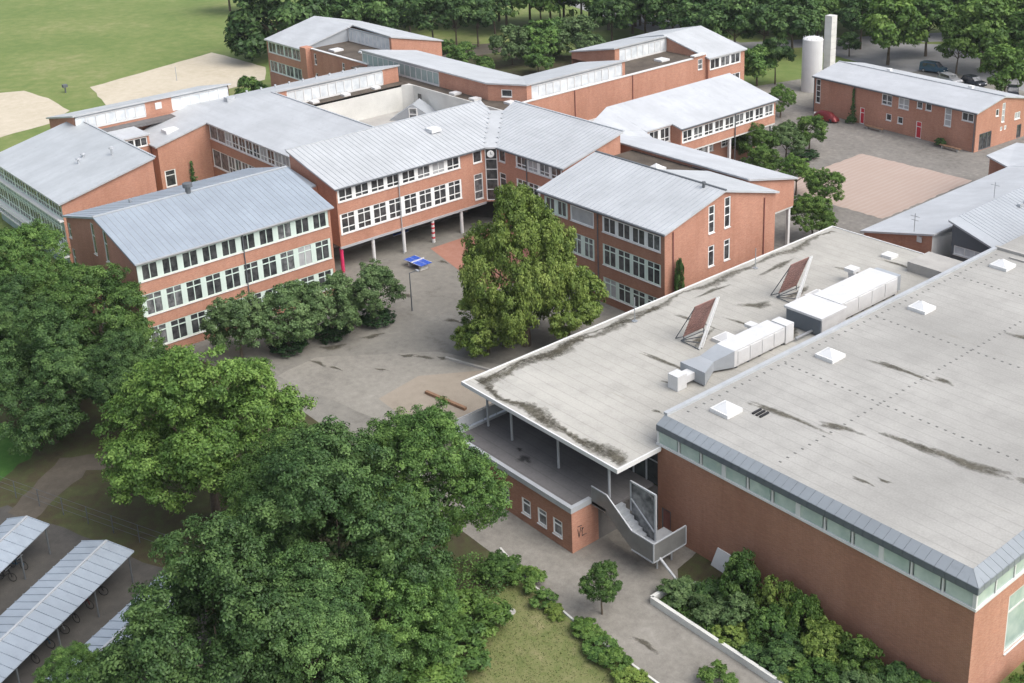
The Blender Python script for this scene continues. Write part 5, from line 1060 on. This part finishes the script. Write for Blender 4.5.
# far trees
F_ = [(-208.2, 111.5, 7.6, 6.5, 'leaf_dark', 'big dark tree behind the far pale green roof'), (-211.2, 129.0, 5.4, 6, 'leaf_dark', 'dark tree at the top edge right of the big far tree'), (-205.3, 133.7, 4.8, 6, 'leaf_dark', 'dark tree in the top row above the far brick block'), (-204.5, 139.5, 4.4, 6, 'leaf_dark', 'dark tree at the top edge where the row of thin trunks begins'),
      (-193.4, 137.3, 3.6, 6.8, 'leaf_dark', 'first thin-trunked tree in the row beside the far brick gable'), (-188, 139.1, 3.3, 6.8, 'leaf_dark', 'second thin-trunked tree in the row beside the far brick gable'), (-186.2, 143, 3.3, 6.8, 'leaf_dark', 'third thin-trunked tree in the row beside the far brick gable'), (-192.5, 152.3, 3.4, 6.8, 'leaf_dark', 'thin-trunked tree at the top edge left of the big shrubs'), (-189.2, 161.8, 3.6, 6.8, 'leaf_dark', 'thin-trunked tree at the top edge above the big shrubs'), (-189.3, 167.3, 3.6, 6.8, 'leaf_dark', 'thin-trunked tree at the top edge right above the big shrubs'), (-167, 160.7, 3.8, 6.8, 'leaf_dark', 'dark tree with thin trunk right of the big shrubs'),
      (-164.8, 167.4, 4.2, 6.5, 'leaf_dark', 'dark tree in the wood behind the back wing, at its left end'), (-159.2, 169.3, 4.5, 6.5, 'leaf_dark', 'dark tree in the wood straight above the back ridge'), (-151.1, 169.2, 4.4, 6, 'leaf_dark', 'dark tree in the wood over the end block roof'), (-144.4, 169.9, 4.4, 6, 'leaf_dark', 'dark tree in the wood right of the end block'), (-141, 174.1, 4.6, 6.5, 'leaf_dark', 'dark tree in the wood left of the silo'), (-136, 175.8, 4.2, 6.5, 'leaf_dark', 'dark tree in the wood just behind the silo'),
      (-126.9, 155, 2.7, 3.6, 'leaf_mid', 'low round tree right of the end block windows'), (-125.2, 157.6, 2.3, 5.2, 'leaf_dark', 'slender tree between end block and silo'), (-138.5, 186.3, 3.6, 6, 'leaf_mid', 'tree behind the square chimney'),
      (-119.2, 180.6, 4.6, 6.8, 'leaf_bright', 'bright green tree behind the annex roof left of the blue car'), (-129.8, 187.6, 3.5, 6.5, 'leaf_dark', 'dark tree right of the square chimney'), (-118, 190.2, 4.0, 6.5, 'leaf_mid', 'tree at the top edge above the blue car'), (-106.7, 181.5, 2.9, 5.2, 'leaf_bright', 'slim bright tree right of the blue car'), (-104.8, 186.1, 5.0, 7.5, 'leaf_bright', 'tall tree at the top right over the car park'), (-108.2, 200.6, 5, 7.5, 'leaf_bright', 'tall tree in the top right corner'), (-91.5, 169.6, 3.4, 5.4, 'leaf_bright', 'spreading tree at the right edge behind the annex'), (-127.9, 181.6, 1.6, 2.6, 'leaf_dark', 'small dark bush-like tree beside the road behind the annex'),
      (-97.5, 190, 4.6, 7, 'leaf_mid', 'tree at the right edge above the parked dark cars'), (-150, 186, 5, 6.5, 'leaf_dark', 'dark tree at the top edge over the end block'), (-162, 185, 5, 6.5, 'leaf_dark', 'dark tree at the top edge over the back wing'), (-176, 176, 4.6, 6.5, 'leaf_dark', 'dark tree at the top edge between shrubs and wood'), (-131, 200, 5, 6.5, 'leaf_mid', 'tree at the top edge left of the top right corner')]
for x, y, R, h, mt, l in F_: tree(x, y, R*1.12, h, FAR, mt, l, 'trees behind the school', 'broadleaf_tree')
for x, y, R, h, mt, l in ((-169.5, 137.8, 3.6, 3.5, 'leaf_grey', 'big shrub at the left of the planted court behind the bent wing'), (-167.6, 144.2, 4, 3.8, 'leaf_mid', 'tallest big shrub in the planted court behind the bent wing'), (-164.6, 148.9, 4, 3.8, 'leaf_grey', 'big shrub at the far side of the planted court'), (-160.7, 136.5, 2.6, 2.5, 'leaf_mid', 'big shrub nearest the bent wing in the planted court'), (-158.7, 147.6, 2.5, 3, 'leaf_grey', 'big shrub at the right of the planted court'), (-175.4, 130.8, 2.4, 2, 'leaf_mid', 'low shrub right of the far brick gable'), (-181.6, 132, 2, 2, 'leaf_mid', 'low shrub close against the far brick gable'), (-167.8, 129.9, 1.8, 1.5, 'leaf_mid', 'low shrub at the tip of the path behind the bent wing')):
    tree(x, y, R, h, FAR, mt, l, 'big shrubs behind the school', 'big_shrub', trunk=.12, cat='shrub')
shrub(-183, 91.5, 2.6, 4.2, 'leaf_mid', 'round bush in front of the far brick block windows', None, 'shrub', FAR)
# near shrubs
tree(-48.1, 44.6, 1.15, 2.4, MED, 'leaf_mid', 'young slim tree standing between path and lawn', name='young_tree', sz=1.25, trunk=.06)
NS = [(-52.6, 38.0, 1.9, 2.2, 'leaf_bright', 'thicket mound at the upper end of the lawn'), (-51.6, 34.6, 2.1, 2.4, 'leaf_mid', 'thicket mound left of the lawn, middle'), (-50.4, 31.6, 2.0, 2.3, 'leaf_bright', 'thicket mound left of the lawn at the bottom edge'), (-54.6, 36.2, 1.9, 2.4, 'leaf_mid', 'thicket mound under the rounded tree'), (-52.9, 29.0, 2, 2.2, 'leaf_mid', 'thicket mound in the bottom edge shadow'),
      (-55.6, 42.2, 1.2, 1.5, 'leaf_mid', 'shrub beside the low building path'), (-53.6, 43.0, 1.0, 1.2, 'leaf_bright', 'spiky bright shrub at the lawn top'), (-51.5, 42.5, .75, .9, 'leaf_mid', 'small shrub between spiky shrub and young tree'), (-50.2, 42.3, .6, .6, 'leaf_yellow', 'yellowish low shrub left of the young tree'), (-47.4, 42.6, .85, .9, 'leaf_bright', 'shrub just right of the young tree'), (-45.6, 42.1, .9, .9, 'leaf_mid', 'shrub in the lawn edge row, second right of the young tree'), (-44.1, 41.8, .9, .9, 'leaf_bright', 'shrub in the lawn edge row, third right of the young tree'), (-42.6, 41.5, .8, .8, 'leaf_yellow', 'shrub in the lawn edge row, last before the bottom edge'), (-41.2, 41.0, .8, .8, 'leaf_mid', 'shrub cut by the bottom edge below the path'), (-38.9, 45.2, .9, 1.2, 'leaf_bright', 'bright shrub on the path side at the bottom edge')]
for x, y, R, h, mt, l in NS: shrub(x, y, R*1.2, h, mt, l, 'shrubs around the lawn', 'shrub')
PB = [(-45.6, 49.5, 1.2, 1.2, 'leaf_grey'), (-42.8, 52.1, 1.25, 3.4, 'leaf_mid'), (-44.3, 50.5, .9, 1.3, 'leaf_dark'), (-43.2, 49.6, 1.2, 1.3, 'leaf_grey'), (-41.6, 50.4, 1.2, 1.8, 'leaf_grey'), (-40.2, 52.2, .95, 3.0, 'leaf_yellow'), (-39.3, 50.6, 1.1, 2.2, 'leaf_mid'), (-38.3, 52.5, 1.0, 2.8, 'leaf_bright'), (-40.9, 48.8, .9, .9, 'leaf_yellow'), (-37.6, 49.6, 1.2, 1.4, 'leaf_dark'), (-36.2, 51.7, 1.2, 2.3, 'leaf_yellow'), (-34.9, 49.6, 1.2, 1.3, 'leaf_mid'), (-34.0, 51.9, 1.2, 2.1, 'leaf_bright'), (-32.4, 50.4, 1.2, 1.5, 'leaf_grey'), (-31.4, 52.4, 1.1, 1.7, 'leaf_dark'), (-29.6, 52.2, 1.1, 1.5, 'leaf_bright'), (-38.9, 48.6, .8, .7, 'leaf_dark'), (-36.0, 48.6, .8, .7, 'leaf_yellow')]
PL = ['grey-green shrub at the stair end of the planting bed', 'tall dark conifer-like shrub by the leaning board', 'dark shrub behind the grey-green one at the bed end', 'grey-green shrub third along the retaining wall', 'feathery shrub in the middle of the planting bed', 'tall yellow-green shrub against the sports hall wall', 'leafy shrub in front of the tall yellow-green one', 'upright shrub right of the tall yellow-green one', 'low plant behind the retaining wall, near the bed middle', 'dark shrub at the bed middle near the bottom edge', 'shrub against the hall wall, right of the upright shrub', 'low shrub at the bottom edge in the bed', 'bright shrub against the hall wall nearer the corner', 'shrub below the hall corner, left one', 'dark shrub touching the hall wall near its corner', 'shrub at the foot of the hall corner', 'dark low plant tight behind the retaining wall', 'last low plant behind the retaining wall at the bottom edge']
for (x, y, R, h, mt), l in zip(PB, PL): shrub(x, y, R*1.22, h*1.15, mt, l, 'shrubs in the planting bed', 'shrub')
for x, y, R, l in ((-26.3, 55.0, 1.5, 'shrub right of the hall corner'), (-25.8, 58.0, 1.6, 'shrub under the big hall side window'), (-25.4, 61.5, 1.8, 'shrub at the right picture edge by the hall side')): shrub(x, y, R, 1.7, 'leaf_bright', l, 'shrubs beside the hall end', 'shrub')
# ground cover in the bed, undergrowth beside the lawn, far wood
def cover(name, label, poly, n, h, leaf, mat, seed):
    r = np.random.default_rng(seed); P = np.array(poly); lo = P.min(0); hi = P.max(0); q = lo+(hi-lo)*r.random((n, 2)); ins = np.zeros(n, bool); m_ = len(P)
    for i in range(m_):
        a, b_ = P[i], P[(i+1) % m_]; c = ((a[1] > q[:, 1]) != (b_[1] > q[:, 1])) & (q[:, 0] < (b_[0]-a[0])*(q[:, 1]-a[1])/(b_[1]-a[1]+1e-9)+a[0]); ins ^= c
    q = q[ins]; n = len(q); hh = h*(.5+.5*np.sin(q[:, 0]*2.1+seed)*np.sin(q[:, 1]*1.7))*(.3+.7*r.random(n))+.05; nr = r.normal(size=(n, 3))*.6+np.array([0, 0, 1]); nr /= np.linalg.norm(nr, axis=1, keepdims=True)
    me = leaf_mesh(name, np.column_stack([q, hh]), nr, leaf, np.clip(.5+.25*np.sin(q[:, 0]*1.3)*np.sin(q[:, 1]*1.1)+.15*r.normal(size=n), 0, 1)); me.materials.append(M[mat]); tag(link(name, me), label, 'plants', None, 'stuff')
cover('ground_cover', 'low leafy ground cover filling the planting bed', [(-46.4, 48.0), (-26, 48.0), (-26, 53.6), (-44.5, 53.6), (-46.4, 51)], 22000, .55, .085, 'leaf_mid', 3)
cover('undergrowth', 'rank undergrowth beneath the foreground trees', [(-58, 42.6), (-54.5, 42.4), (-52.0, 36), (-50, 32), (-49, 27), (-56, 24), (-62, 34)], 20000, .8, .1, 'leaf_mid', 4)
wr = random.Random(12); pos = []; tn = []; nr = []; T1 = MB()
src = crown('crown', 9, 120, 2600, .10, .19, .98, -.5, 77); co = np.empty(len(src.vertices)*3, np.float32); src.vertices.foreach_get('co', co); co = co.reshape(-1, 3); tv = np.empty(len(src.vertices), np.float32); src.attributes['tint'].data.foreach_get('value', tv)
V = []; TT = []
spots = [(-262+6.0*k+wr.uniform(-2, 2), 128+3.4*k+wr.uniform(-2, 2)) for k in range(26)]+[(-150+7*k, 205+1.5*k+wr.uniform(-4, 4)) for k in range(14)]+[(-226+5.5*k+wr.uniform(-2, 2), 136+3.6*k+wr.uniform(-2, 2)) for k in range(12)]+[(-176+6.5*k+wr.uniform(-2, 2), 182+2.2*k+wr.uniform(-2, 2)) for k in range(8)]
for x, y in spots:
    Rr = wr.uniform(4.2, 6.2); a = wr.random()*6.28; c_, s_ = math.cos(a), math.sin(a); h = wr.uniform(6, 8); q = co*np.array([Rr, Rr, Rr]); V.append(np.stack([q[:, 0]*c_-q[:, 1]*s_+x, q[:, 0]*s_+q[:, 1]*c_+y, q[:, 2]+h], 1)); TT.append(tv+wr.uniform(-.12, .12)); T1.tube((x, y, 0), (x, y, h), .3, .15, 6)
V = np.vstack(V).astype(np.float32); nq = len(V)//4; me = bpy.data.meshes.new('far_wood'); me.vertices.add(4*nq); me.vertices.foreach_set('co', V.ravel()); me.loops.add(4*nq); me.loops.foreach_set('vertex_index', np.arange(4*nq, dtype=np.int32)); me.polygons.add(nq); me.polygons.foreach_set('loop_start', np.arange(0, 4*nq, 4, dtype=np.int32)); me.polygons.foreach_set('loop_total', np.full(nq, 4, dtype=np.int32))
at = me.attributes.new('tint', 'FLOAT', 'POINT'); at.data.foreach_set('value', np.concatenate(TT).astype(np.float32)); me.update(); me.materials.append(M['leaf_mid'])
fw = tag(link('far_wood', me), 'dark wood closing the view along the top edge', 'wood', None, 'stuff'); T1.build('trunks', 'bark', fw)
# slim conifer, ivy
for (x, y, R, h, mt, l, nm, ct) in ((-73.6, 79.2, .55, 3.4, 'leaf_dark', 'slim dark conifer at the corner of the slit-windowed block', 'conifer', 'conifer'), (-144.4+.9, 66.9-3, .6, 0, '', '', '', '')):
    if h: shrub(x, y, R, h*1.3, mt, l, None, nm, SHR, ct, 3.0)
def ivy(cx, cy, w, h, nx, ny, label, seed):
    r = np.random.default_rng(seed); n = 420; u = r.normal(size=n)*w*(1-.6*r.random(n)); z = np.abs(r.random(n)**1.4)*h; u *= (1.15-z/h)
    tx, ty = -ny, nx; pos = np.stack([cx+tx*u+nx*(.05+.25*r.random(n)), cy+ty*u+ny*(.05+.25*r.random(n)), z], 1)-np.array([cx, cy, 0]); nr = np.tile(np.array([nx, ny, .4]), (n, 1))+r.normal(size=(n, 3))*.4; nr /= np.linalg.norm(nr, axis=1, keepdims=True)
    me = leaf_mesh('ivy', pos, nr, .16, r.random(n)); me.materials.append(M['leaf_dark']); tag(link('ivy', me, None, (cx, cy, 0)), label, 'ivy')
c = WQ(7.7, -.05); ivy(c[0], c[1], .3, 5.0, -.08, -1, 'ivy climbing the downpipe of the brick annex', 3)
ivy(-143.5, 62.4, .4, 5.2, 1, 0, 'ivy on the brick side wall behind the blue-roofed block', 4)
c = WQ(23.4, -.8); shrub(c[0], c[1], .8, 1.3, 'leaf_dark', 'dark round shrub against the brick annex wall', None, 'shrub', HED)
c = WQ(8.0, -.9); shrub(c[0], c[1], .8, 1.2, 'leaf_dark', 'low shrub at the foot of the ivy on the annex', None, 'shrub', HED)
# grass tufts over the lawn
n = 26000; r = np.random.default_rng(5); px = -25.5-29*r.random(n); py = 24+18.3*r.random(n); keep = (py < 42.3-.035*(px+48)) & (py > 24+1.6*np.maximum(0, -px-46))
px, py = px[keep], py[keep]; n = len(px); pos = np.stack([px, py, np.full(n, .05)], 1); nr = r.normal(size=(n, 3))*np.array([1, 1, .25]); nr /= np.linalg.norm(nr, axis=1, keepdims=True)
me = leaf_mesh('grass_tufts', pos, nr, .055, r.random(n), .35); me.materials.append(M['grass_blade']); tag(link('grass_tufts', me), 'short dry grass on the foreground lawn', 'grass', None, 'stuff')

# ------------------------------------------------------------------ silo, chimney, cars, bike sheds, furniture
mb = MB(); mb.lathe([(1.62, 0), (1.62, 8.45), (1.55, 8.55), (1.1, 8.75), (.3, 8.9)], (-118.5, 158.4, 0), 32); o = tag(mb.build('silo', 'trim_white', None, False, (-118.5, 158.4, 0)), 'white cylindrical silo beside the square chimney', 'silo')
mb = MB()
for k in range(12):
    a = 6.283*k/12; mb.tube((-118.5+1.5*math.cos(a), 158.4+1.5*math.sin(a), 8.5), (-118.5+1.5*math.cos(a), 158.4+1.5*math.sin(a), 8.85), .04, n=5)
mb.build('rim_posts', 'trim_grey', o)
t = thing('chimney', 'tall square pale block chimney behind the annex', 'chimney', (-117.4, 161.8, 0))
for k in range(11):
    mb = MB(); mb.box((-118.35, 161.1, 1.08*k+.0), (-117.0, 162.45, 1.08*(k+1)-.03)); mb.build('chimney_block', 'concrete_light', t)
mb = MB(); mb.box((-118.28, 161.17, 0), (-117.07, 162.38, 11.8)); mb.build('chimney_core', 'concrete', t)
def car(x, y, rz, mat, label, L=4.3, w=1.75, h=1.5, van=False):
    t = thing('parked_car', label, 'car', (x, y, .02), 'cars in the car park', rz)
    prof = [(-L/2, .32), (-L/2, .8), (-L/2+.12, 1.0), (-L*.40, h*.96), (-L*.18, h), (L*.08, h*.98), (L*.24, .98), (L*.44, .86), (L/2, .68), (L/2, .32)] if not van else [(-L/2, .32), (-L/2, 1.0), (-L/2+.08, h*.95), (-L*.3, h), (L*.12, h), (L*.28, 1.08), (L*.44, .92), (L/2, .7), (L/2, .32)]
    mb = MB(); n = len(prof)
    rows = []
    for yy, s in ((-w/2, .94), (-w/2+.06, 1), (w/2-.06, 1), (w/2, .94)): rows.append([(px_*(1 if s == 1 else .985), yy*(1 if pz < .95 else .86), .32+(pz-.32)*s if s != 1 else pz) for px_, pz in prof])
    vs = [v for rr in rows for v in rr]; fs = []
    for k in range(3):
        for i in range(n): fs.append((k*n+i, k*n+(i+1) % n, (k+1)*n+(i+1) % n, (k+1)*n+i))
    fs += [tuple(range(n-1, -1, -1)), tuple(3*n+i for i in range(n))]; mb.add(vs, fs)
    link('body', mb.mesh('body', mat, smooth=False), t)
    g = MB()
    for s in (-1, 1): g.box((-L*.36, s*w*.432-.02, .98), (L*.14, s*w*.432+.02, h*.93))
    link('side_window', g.mesh('side_window', 'glass'), t)
    g = MB(); 
    a, e = (prof[5], prof[6]) if not van else (prof[4], prof[5])
    g.add([(a[0]+.06, -w*.40, a[1]-.02+.03), (a[0]+.06, w*.40, a[1]-.02+.03), (e[0]+.03, w*.42, e[1]+.03), (e[0]+.03, -w*.42, e[1]+.03)], [(0, 1, 2, 3)]); link('windscreen', g.mesh('windscreen', 'glass_mid'), t)
    wm = MB(); wm.tube((0, -.1, 0), (0, .1, 0), .31, n=16); wme = wm.mesh('wheel', 'tyre'); rm = MB(); rm.tube((0, -.105, 0), (0, .105, 0), .18, n=12); rme = rm.mesh('rim', 'steel')
    for sx in (-1, 1):
        for sy in (-1, 1):
            o_ = link('wheel', wme, t, (sx*L*.31, sy*(w/2-.1), .31)); link('rim', rme, o_)
    for sy in (-1, 1):
        g = MB(); g.box((L/2-.06, sy*w*.33-.16, .62), (L/2+.02, sy*w*.33+.16, .76)); link('headlight', g.mesh('headlight', 'acrylic'), t)
    return t
car(-110.6, 181.0, R_(5), 'car_blue', 'blue van-like car parked behind the annex roof', 4.4, 1.8, 1.75, True)
car(-101.2, 177.6, R_(-20), 'car_dark', 'dark car half hidden behind the annex ridge')
car(-93.4, 175.6, R_(-60), 'car_dark', 'dark car at the right edge under the trees')
car(-104.8, 176.6, R_(-20), 'car_silver', 'silver car half hidden behind the annex ridge')
def red_dome():
    t = thing('red_car', 'dark red car under a domed red cover beside the annex', 'car', (-106.2, 145.9, .02), None, R_(-5))
    mb = MB(); vs = []; n = 14; m_ = 8
    for i in range(n+1):
        u = -1+2*i/n
        for j in range(m_+1):
            a = math.pi*j/m_; k = max(0, 1-abs(u)**2.6)**.5; vs.append((u*2.2, math.cos(a)*.9*(.45+.55*k), .25+math.sin(a)*(1.25*k if u < .45 else 1.0*k)*.95))
    fs = [(i*(m_+1)+j, (i+1)*(m_+1)+j, (i+1)*(m_+1)+j+1, i*(m_+1)+j+1) for i in range(n) for j in range(m_)]
    mb.add(vs, fs); link('body', mb.mesh('body', 'car_red', smooth=True), t)
    wm = MB(); wm.tube((0, -.1, 0), (0, .1, 0), .31, n=14); wme = wm.mesh('wheel', 'tyre')
    for sx in (-1, 1):
        for sy in (-1, 1): link('wheel', wme, t, (sx*1.35, sy*.72, .31))
    g = MB(); g.box((-2.0, -.5, .7), (-1.9, -.1, .95)); link('headlight', g.mesh('headlight', 'acrylic'), t)
red_dome()
# bicycle sheds
def bike(x, y, rz, label, mat):
    t = thing('bicycle', label, 'bicycle', (x, y, .02), 'bicycles under the sheds', rz)
    for s in (-.52, .52):
        mb = MB(); pts = [(s+.33*math.cos(6.283*k/14), 0, .34+.33*math.sin(6.283*k/14)) for k in range(14)]
        for a, e in zip(pts, pts[1:]+pts[:1]): mb.bar(a, e, .04)
        link('wheel', mb.mesh('wheel', 'tyre'), t)
    mb = MB()
    for a, e in (((-.52, 0, .34), (-.1, 0, .32)), ((-.1, 0, .32), (-.22, 0, .85)), ((-.22, 0, .8), (.35, 0, .78)), ((-.1, 0, .32), (.38, 0, .72)), ((.33, 0, .95), (.52, 0, .34)), ((-.52, 0, .34), (-.22, 0, .75))): mb.bar(a, e, .045)
    link('frame', mb.mesh('frame', mat), t)
    mb = MB(); mb.box((-.36, -.07, .88), (-.1, .07, .95)); link('saddle', mb.mesh('saddle', 'black'), t)
    mb = MB(); mb.bar((.31, -.28, 1.0), (.31, .28, 1.0), .035); link('handlebar', mb.mesh('handlebar', 'steel'), t)
def shed(label, far, near, wd, n):
    "gabled bike shed; far/near = ridge ends in plan"
    F = Vector(far); N = Vector(near); d = (N-F).normalized(); s = Vector((-d.y, d.x)); L = (N-F).length
    t = thing('bicycle_shed', label, 'bicycle shed', (F.x, F.y, 0), 'bicycle sheds')
    rf = MB(); rf.bar((F.x, F.y, 2.78), (N.x, N.y, 2.78), .14, .1); ro = rf.build('ridge_cap', 'trim_grey', t)
    for side in (-1, 1):
        for k in range(n):
            a = F+d*(L*k/n+.012); e = F+d*(L*(k+1)/n-.012); ea = a+s*side*wd; ee = e+s*side*wd; mb = MB()
            p = [(a.x, a.y, 2.75), (e.x, e.y, 2.75), (ee.x, ee.y, 2.3), (ea.x, ea.y, 2.3)]
            if side > 0: p = p[::-1]
            mb.prism(p[::-1] if False else p, .05); sb_ = a+Vector((0, 0)); mb.bar((a.x, a.y, 2.78), (ea.x, ea.y, 2.33), .05, .06); mb.build('roof_panel', 'roof_metal_blue', t)
    for side in (-1, 1):
        mb = MB(); e0 = F+s*side*(wd*.9); e1 = N+s*side*(wd*.9); mb.bar((e0.x, e0.y, 2.22), (e1.x, e1.y, 2.22), .1, .14); mb.build('eave_beam', 'trim_dark', t)
        for k in range(5):
            c = e0+(e1-e0)*(k+.1)/4.4; mb = MB(); mb.tube((c.x, c.y, 0), (c.x, c.y, 2.15), .06, n=6); mb.build('post', 'trim_dark', t)
    return F, d, s, L
SH = [('bicycle shed with bluish metal roof, uppermost at the left edge', (-80.9, 19.5), (-73.5, 9.2), 1.75, 14), ('bicycle shed with bluish metal roof, the long middle one', (-74.1, 22.6), (-65.5, 8.6), 2.15, 22), ('bicycle shed with bluish metal roof, lowest, mostly under the dark tree', (-66.9, 24.6), (-59.8, 10.6), 1.8, 20)]
col_n = ['car_blue', 'black', 'car_red', 'car_dark', 'steel']
for i, (l, f, nr_, wd, n) in enumerate(SH):
    F, d, s, L = shed(l, f, nr_, wd, n)
    for k in range((2, 6, 0)[i]):
        c = F+d*(2.2+1.35*k)+s*.35*(1 if (F+s).x > F.x else -1)
        bike(c.x, c.y, math.atan2(s.y, s.x)+random.uniform(-.25, .25), ('bicycle parked under the eave of the uppermost shed', 'bicycle parked under the eave of the long middle shed', '')[i], col_n[(k+i) % 5])
# fence by the sheds
t = thing('wire_fence', 'thin wire fence with posts between the sheds and the trees', 'fence', (-80, 24, 0))
P0, P1 = Vector((-91, 19.9)), Vector((-69, 28.4))
for k in range(10):
    c = P0+(P1-P0)*k/9; mb = MB(); mb.tube((c.x, c.y, 0), (c.x, c.y, 1.5), .035, n=6); mb.build('post', 'trim_dark', t)
for z in (.5, 1.0, 1.5):
    mb = MB(); mb.bar((P0.x, P0.y, z), (P1.x, P1.y, z), .018); mb.build('wire', 'trim_dark', t)
# ping-pong table
t = thing('table_tennis_table', 'blue ping-pong table standing in the courtyard', 'table tennis table', (-103.8, 69.8, .015), None, R_(3))
mb = MB(); mb.box((-1.5, -.8, .7), (-.012, .8, .76)); link('table_half', mb.mesh('table_half', 'blue_paint'), t); mb = MB(); mb.box((.012, -.8, .7), (1.5, .8, .76)); link('table_half', mb.mesh('table_half', 'blue_paint'), t)
mb = MB(); mb.box((-.01, -.9, .76), (.01, .9, .92)); link('net', mb.mesh('net', 'trim_white'), t)
mb = MB(); mb.box((-1.5, -.012, .7605), (1.5, .012, .765)); mb.box((-1.5, .76, .7605), (1.5, .8, .765)); mb.box((-1.5, -.8, .7605), (1.5, -.76, .765)); link('lines', mb.mesh('lines', 'trim_white'), t)
for sx in (-1, 1):
    mb = MB(); mb.box((sx*.95-.12, -.55, 0), (sx*.95+.12, .55, .7)); link('leg', mb.mesh('leg', 'concrete_light'), t)
# lamp posts
def lamp(x, y, h, label, arm):
    t = thing('lamp_post', label, 'lamp post', (x, y, 0)); mb = MB(); mb.tube((0, 0, 0), (0, 0, h), .07, .05, n=8); link('pole', mb.mesh('pole', 'trim_dark'), t)
    mb = MB(); mb.bar((0, 0, h-.04), (arm[0], arm[1], h), .06); link('arm', mb.mesh('arm', 'trim_dark'), t)
    mb = MB(); mb.box((arm[0]-.22, arm[1]-.12, h-.06), (arm[0]+.22, arm[1]+.12, h+.06)); link('lamp_head', mb.mesh('lamp_head', 'trim_grey'), t)
lamp(-94.9, 62.7, 4.2, 'short dark lamp post with a flat arm in the courtyard', (.1, .9))
def pole(x, y, z, h, label, r=.04):
    mb = MB(); mb.tube((x, y, z), (x, y, z+h), r, n=6); mb.tube((x, y, z), (x, y, z+.06), .25, n=10); tag(mb.build('roof_mast', 'steel', None, loc=(x, y, z)), label, 'mast')
pole(-67.0, 66.6, 6.99, 2.2, 'thin mast on the lower roof edge near the chestnut tree'); pole(-67.2, 82.5, 6.99, 2.0, 'thin mast on the lower roof edge before the slit windows')
# field marker posts
mb = MB(); mb.tube((-214.5, 71.8, 0), (-214.5, 71.8, 1.4), .12, n=8); mb.box((-214.9, 71.4, 1.0), (-214.1, 72.2, 1.5)); tag(mb.build('bin_post', 'trim_dark', None, loc=(-214.5, 71.8, 0)), 'small dark litter bin on a post between the two sand pits', 'litter bin')
mb = MB(); mb.tube((-207, 89.5, 0), (-207, 89.5, 2.6), .07, n=6); tag(mb.build('net_post', 'trim_grey', None, loc=(-207, 89.5, 0)), 'thin post standing in the right sand pit', 'post')
# benches in front of the annex
for u, l in ((12.6, 'long low planter with benches in front of the annex, between its red doors'), (25.4, 'low bench at the annex wall near the corner')):
    c = WQ(u, -1.3); t = thing('bench', l, 'bench', (c[0], c[1], .015), 'benches by the annex', math.atan2(-2.3, 28.1))
    mb = MB(); mb.box((-1.6, -.25, .4), (1.6, .25, .48)); link('seat', mb.mesh('seat', 'wood'), t)
    for s in (-1.2, 1.2):
        mb = MB(); mb.box((s-.1, -.2, 0), (s+.1, .2, .4)); link('leg', mb.mesh('leg', 'concrete'), t)
# courtyard seats by the red paving
t = thing('bench', 'brown bench group at the back edge of the red paving', 'bench', (-101.5, 80.4, .02), None, .4)
for s in (-1, 1):
    mb = MB(); mb.box((-1.0, s*.75-.18, .38), (1.0, s*.75+.18, .45)); link('seat', mb.mesh('seat', 'wood'), t)
mb = MB(); mb.box((-1.0, -.4, .68), (1.0, .4, .75)); link('table_top', mb.mesh('table_top', 'wood'), t)
for s in (-.7, .7):
    mb = MB(); mb.box((s-.06, -.9, 0), (s+.06, .9, .1)); mb.box((s-.06, -.1, .1), (s+.06, .1, .68)); mb.box((s-.06, -.8, .1), (s+.06, -.7, .38)); mb.box((s-.06, .7, .1), (s+.06, .8, .38)); link('leg', mb.mesh('leg', 'trim_dark'), t)
# thin summer haze in the air over the whole place
hb = MB(); hb.box((-1490, -590, -1.0), (590, 1490, 58)); hz = hb.build('haze', 'trim_white'); hz.data.materials.clear()
hm = bpy.data.materials.new('haze'); hm.use_nodes = True; ht = hm.node_tree; ht.nodes.remove(ht.nodes['Principled BSDF']); pv = ht.nodes.new('ShaderNodeVolumePrincipled')
pv.inputs['Color'].default_value = (.92, .95, 1.0, 1); pv.inputs['Density'].default_value = .00010; pv.inputs['Anisotropy'].default_value = .2
ht.links.new(pv.outputs[0], [n for n in ht.nodes if n.type == 'OUTPUT_MATERIAL'][0].inputs['Volume']); hz.data.materials.append(hm); hz['kind'] = 'stuff'
S.render.engine = 'CYCLES'
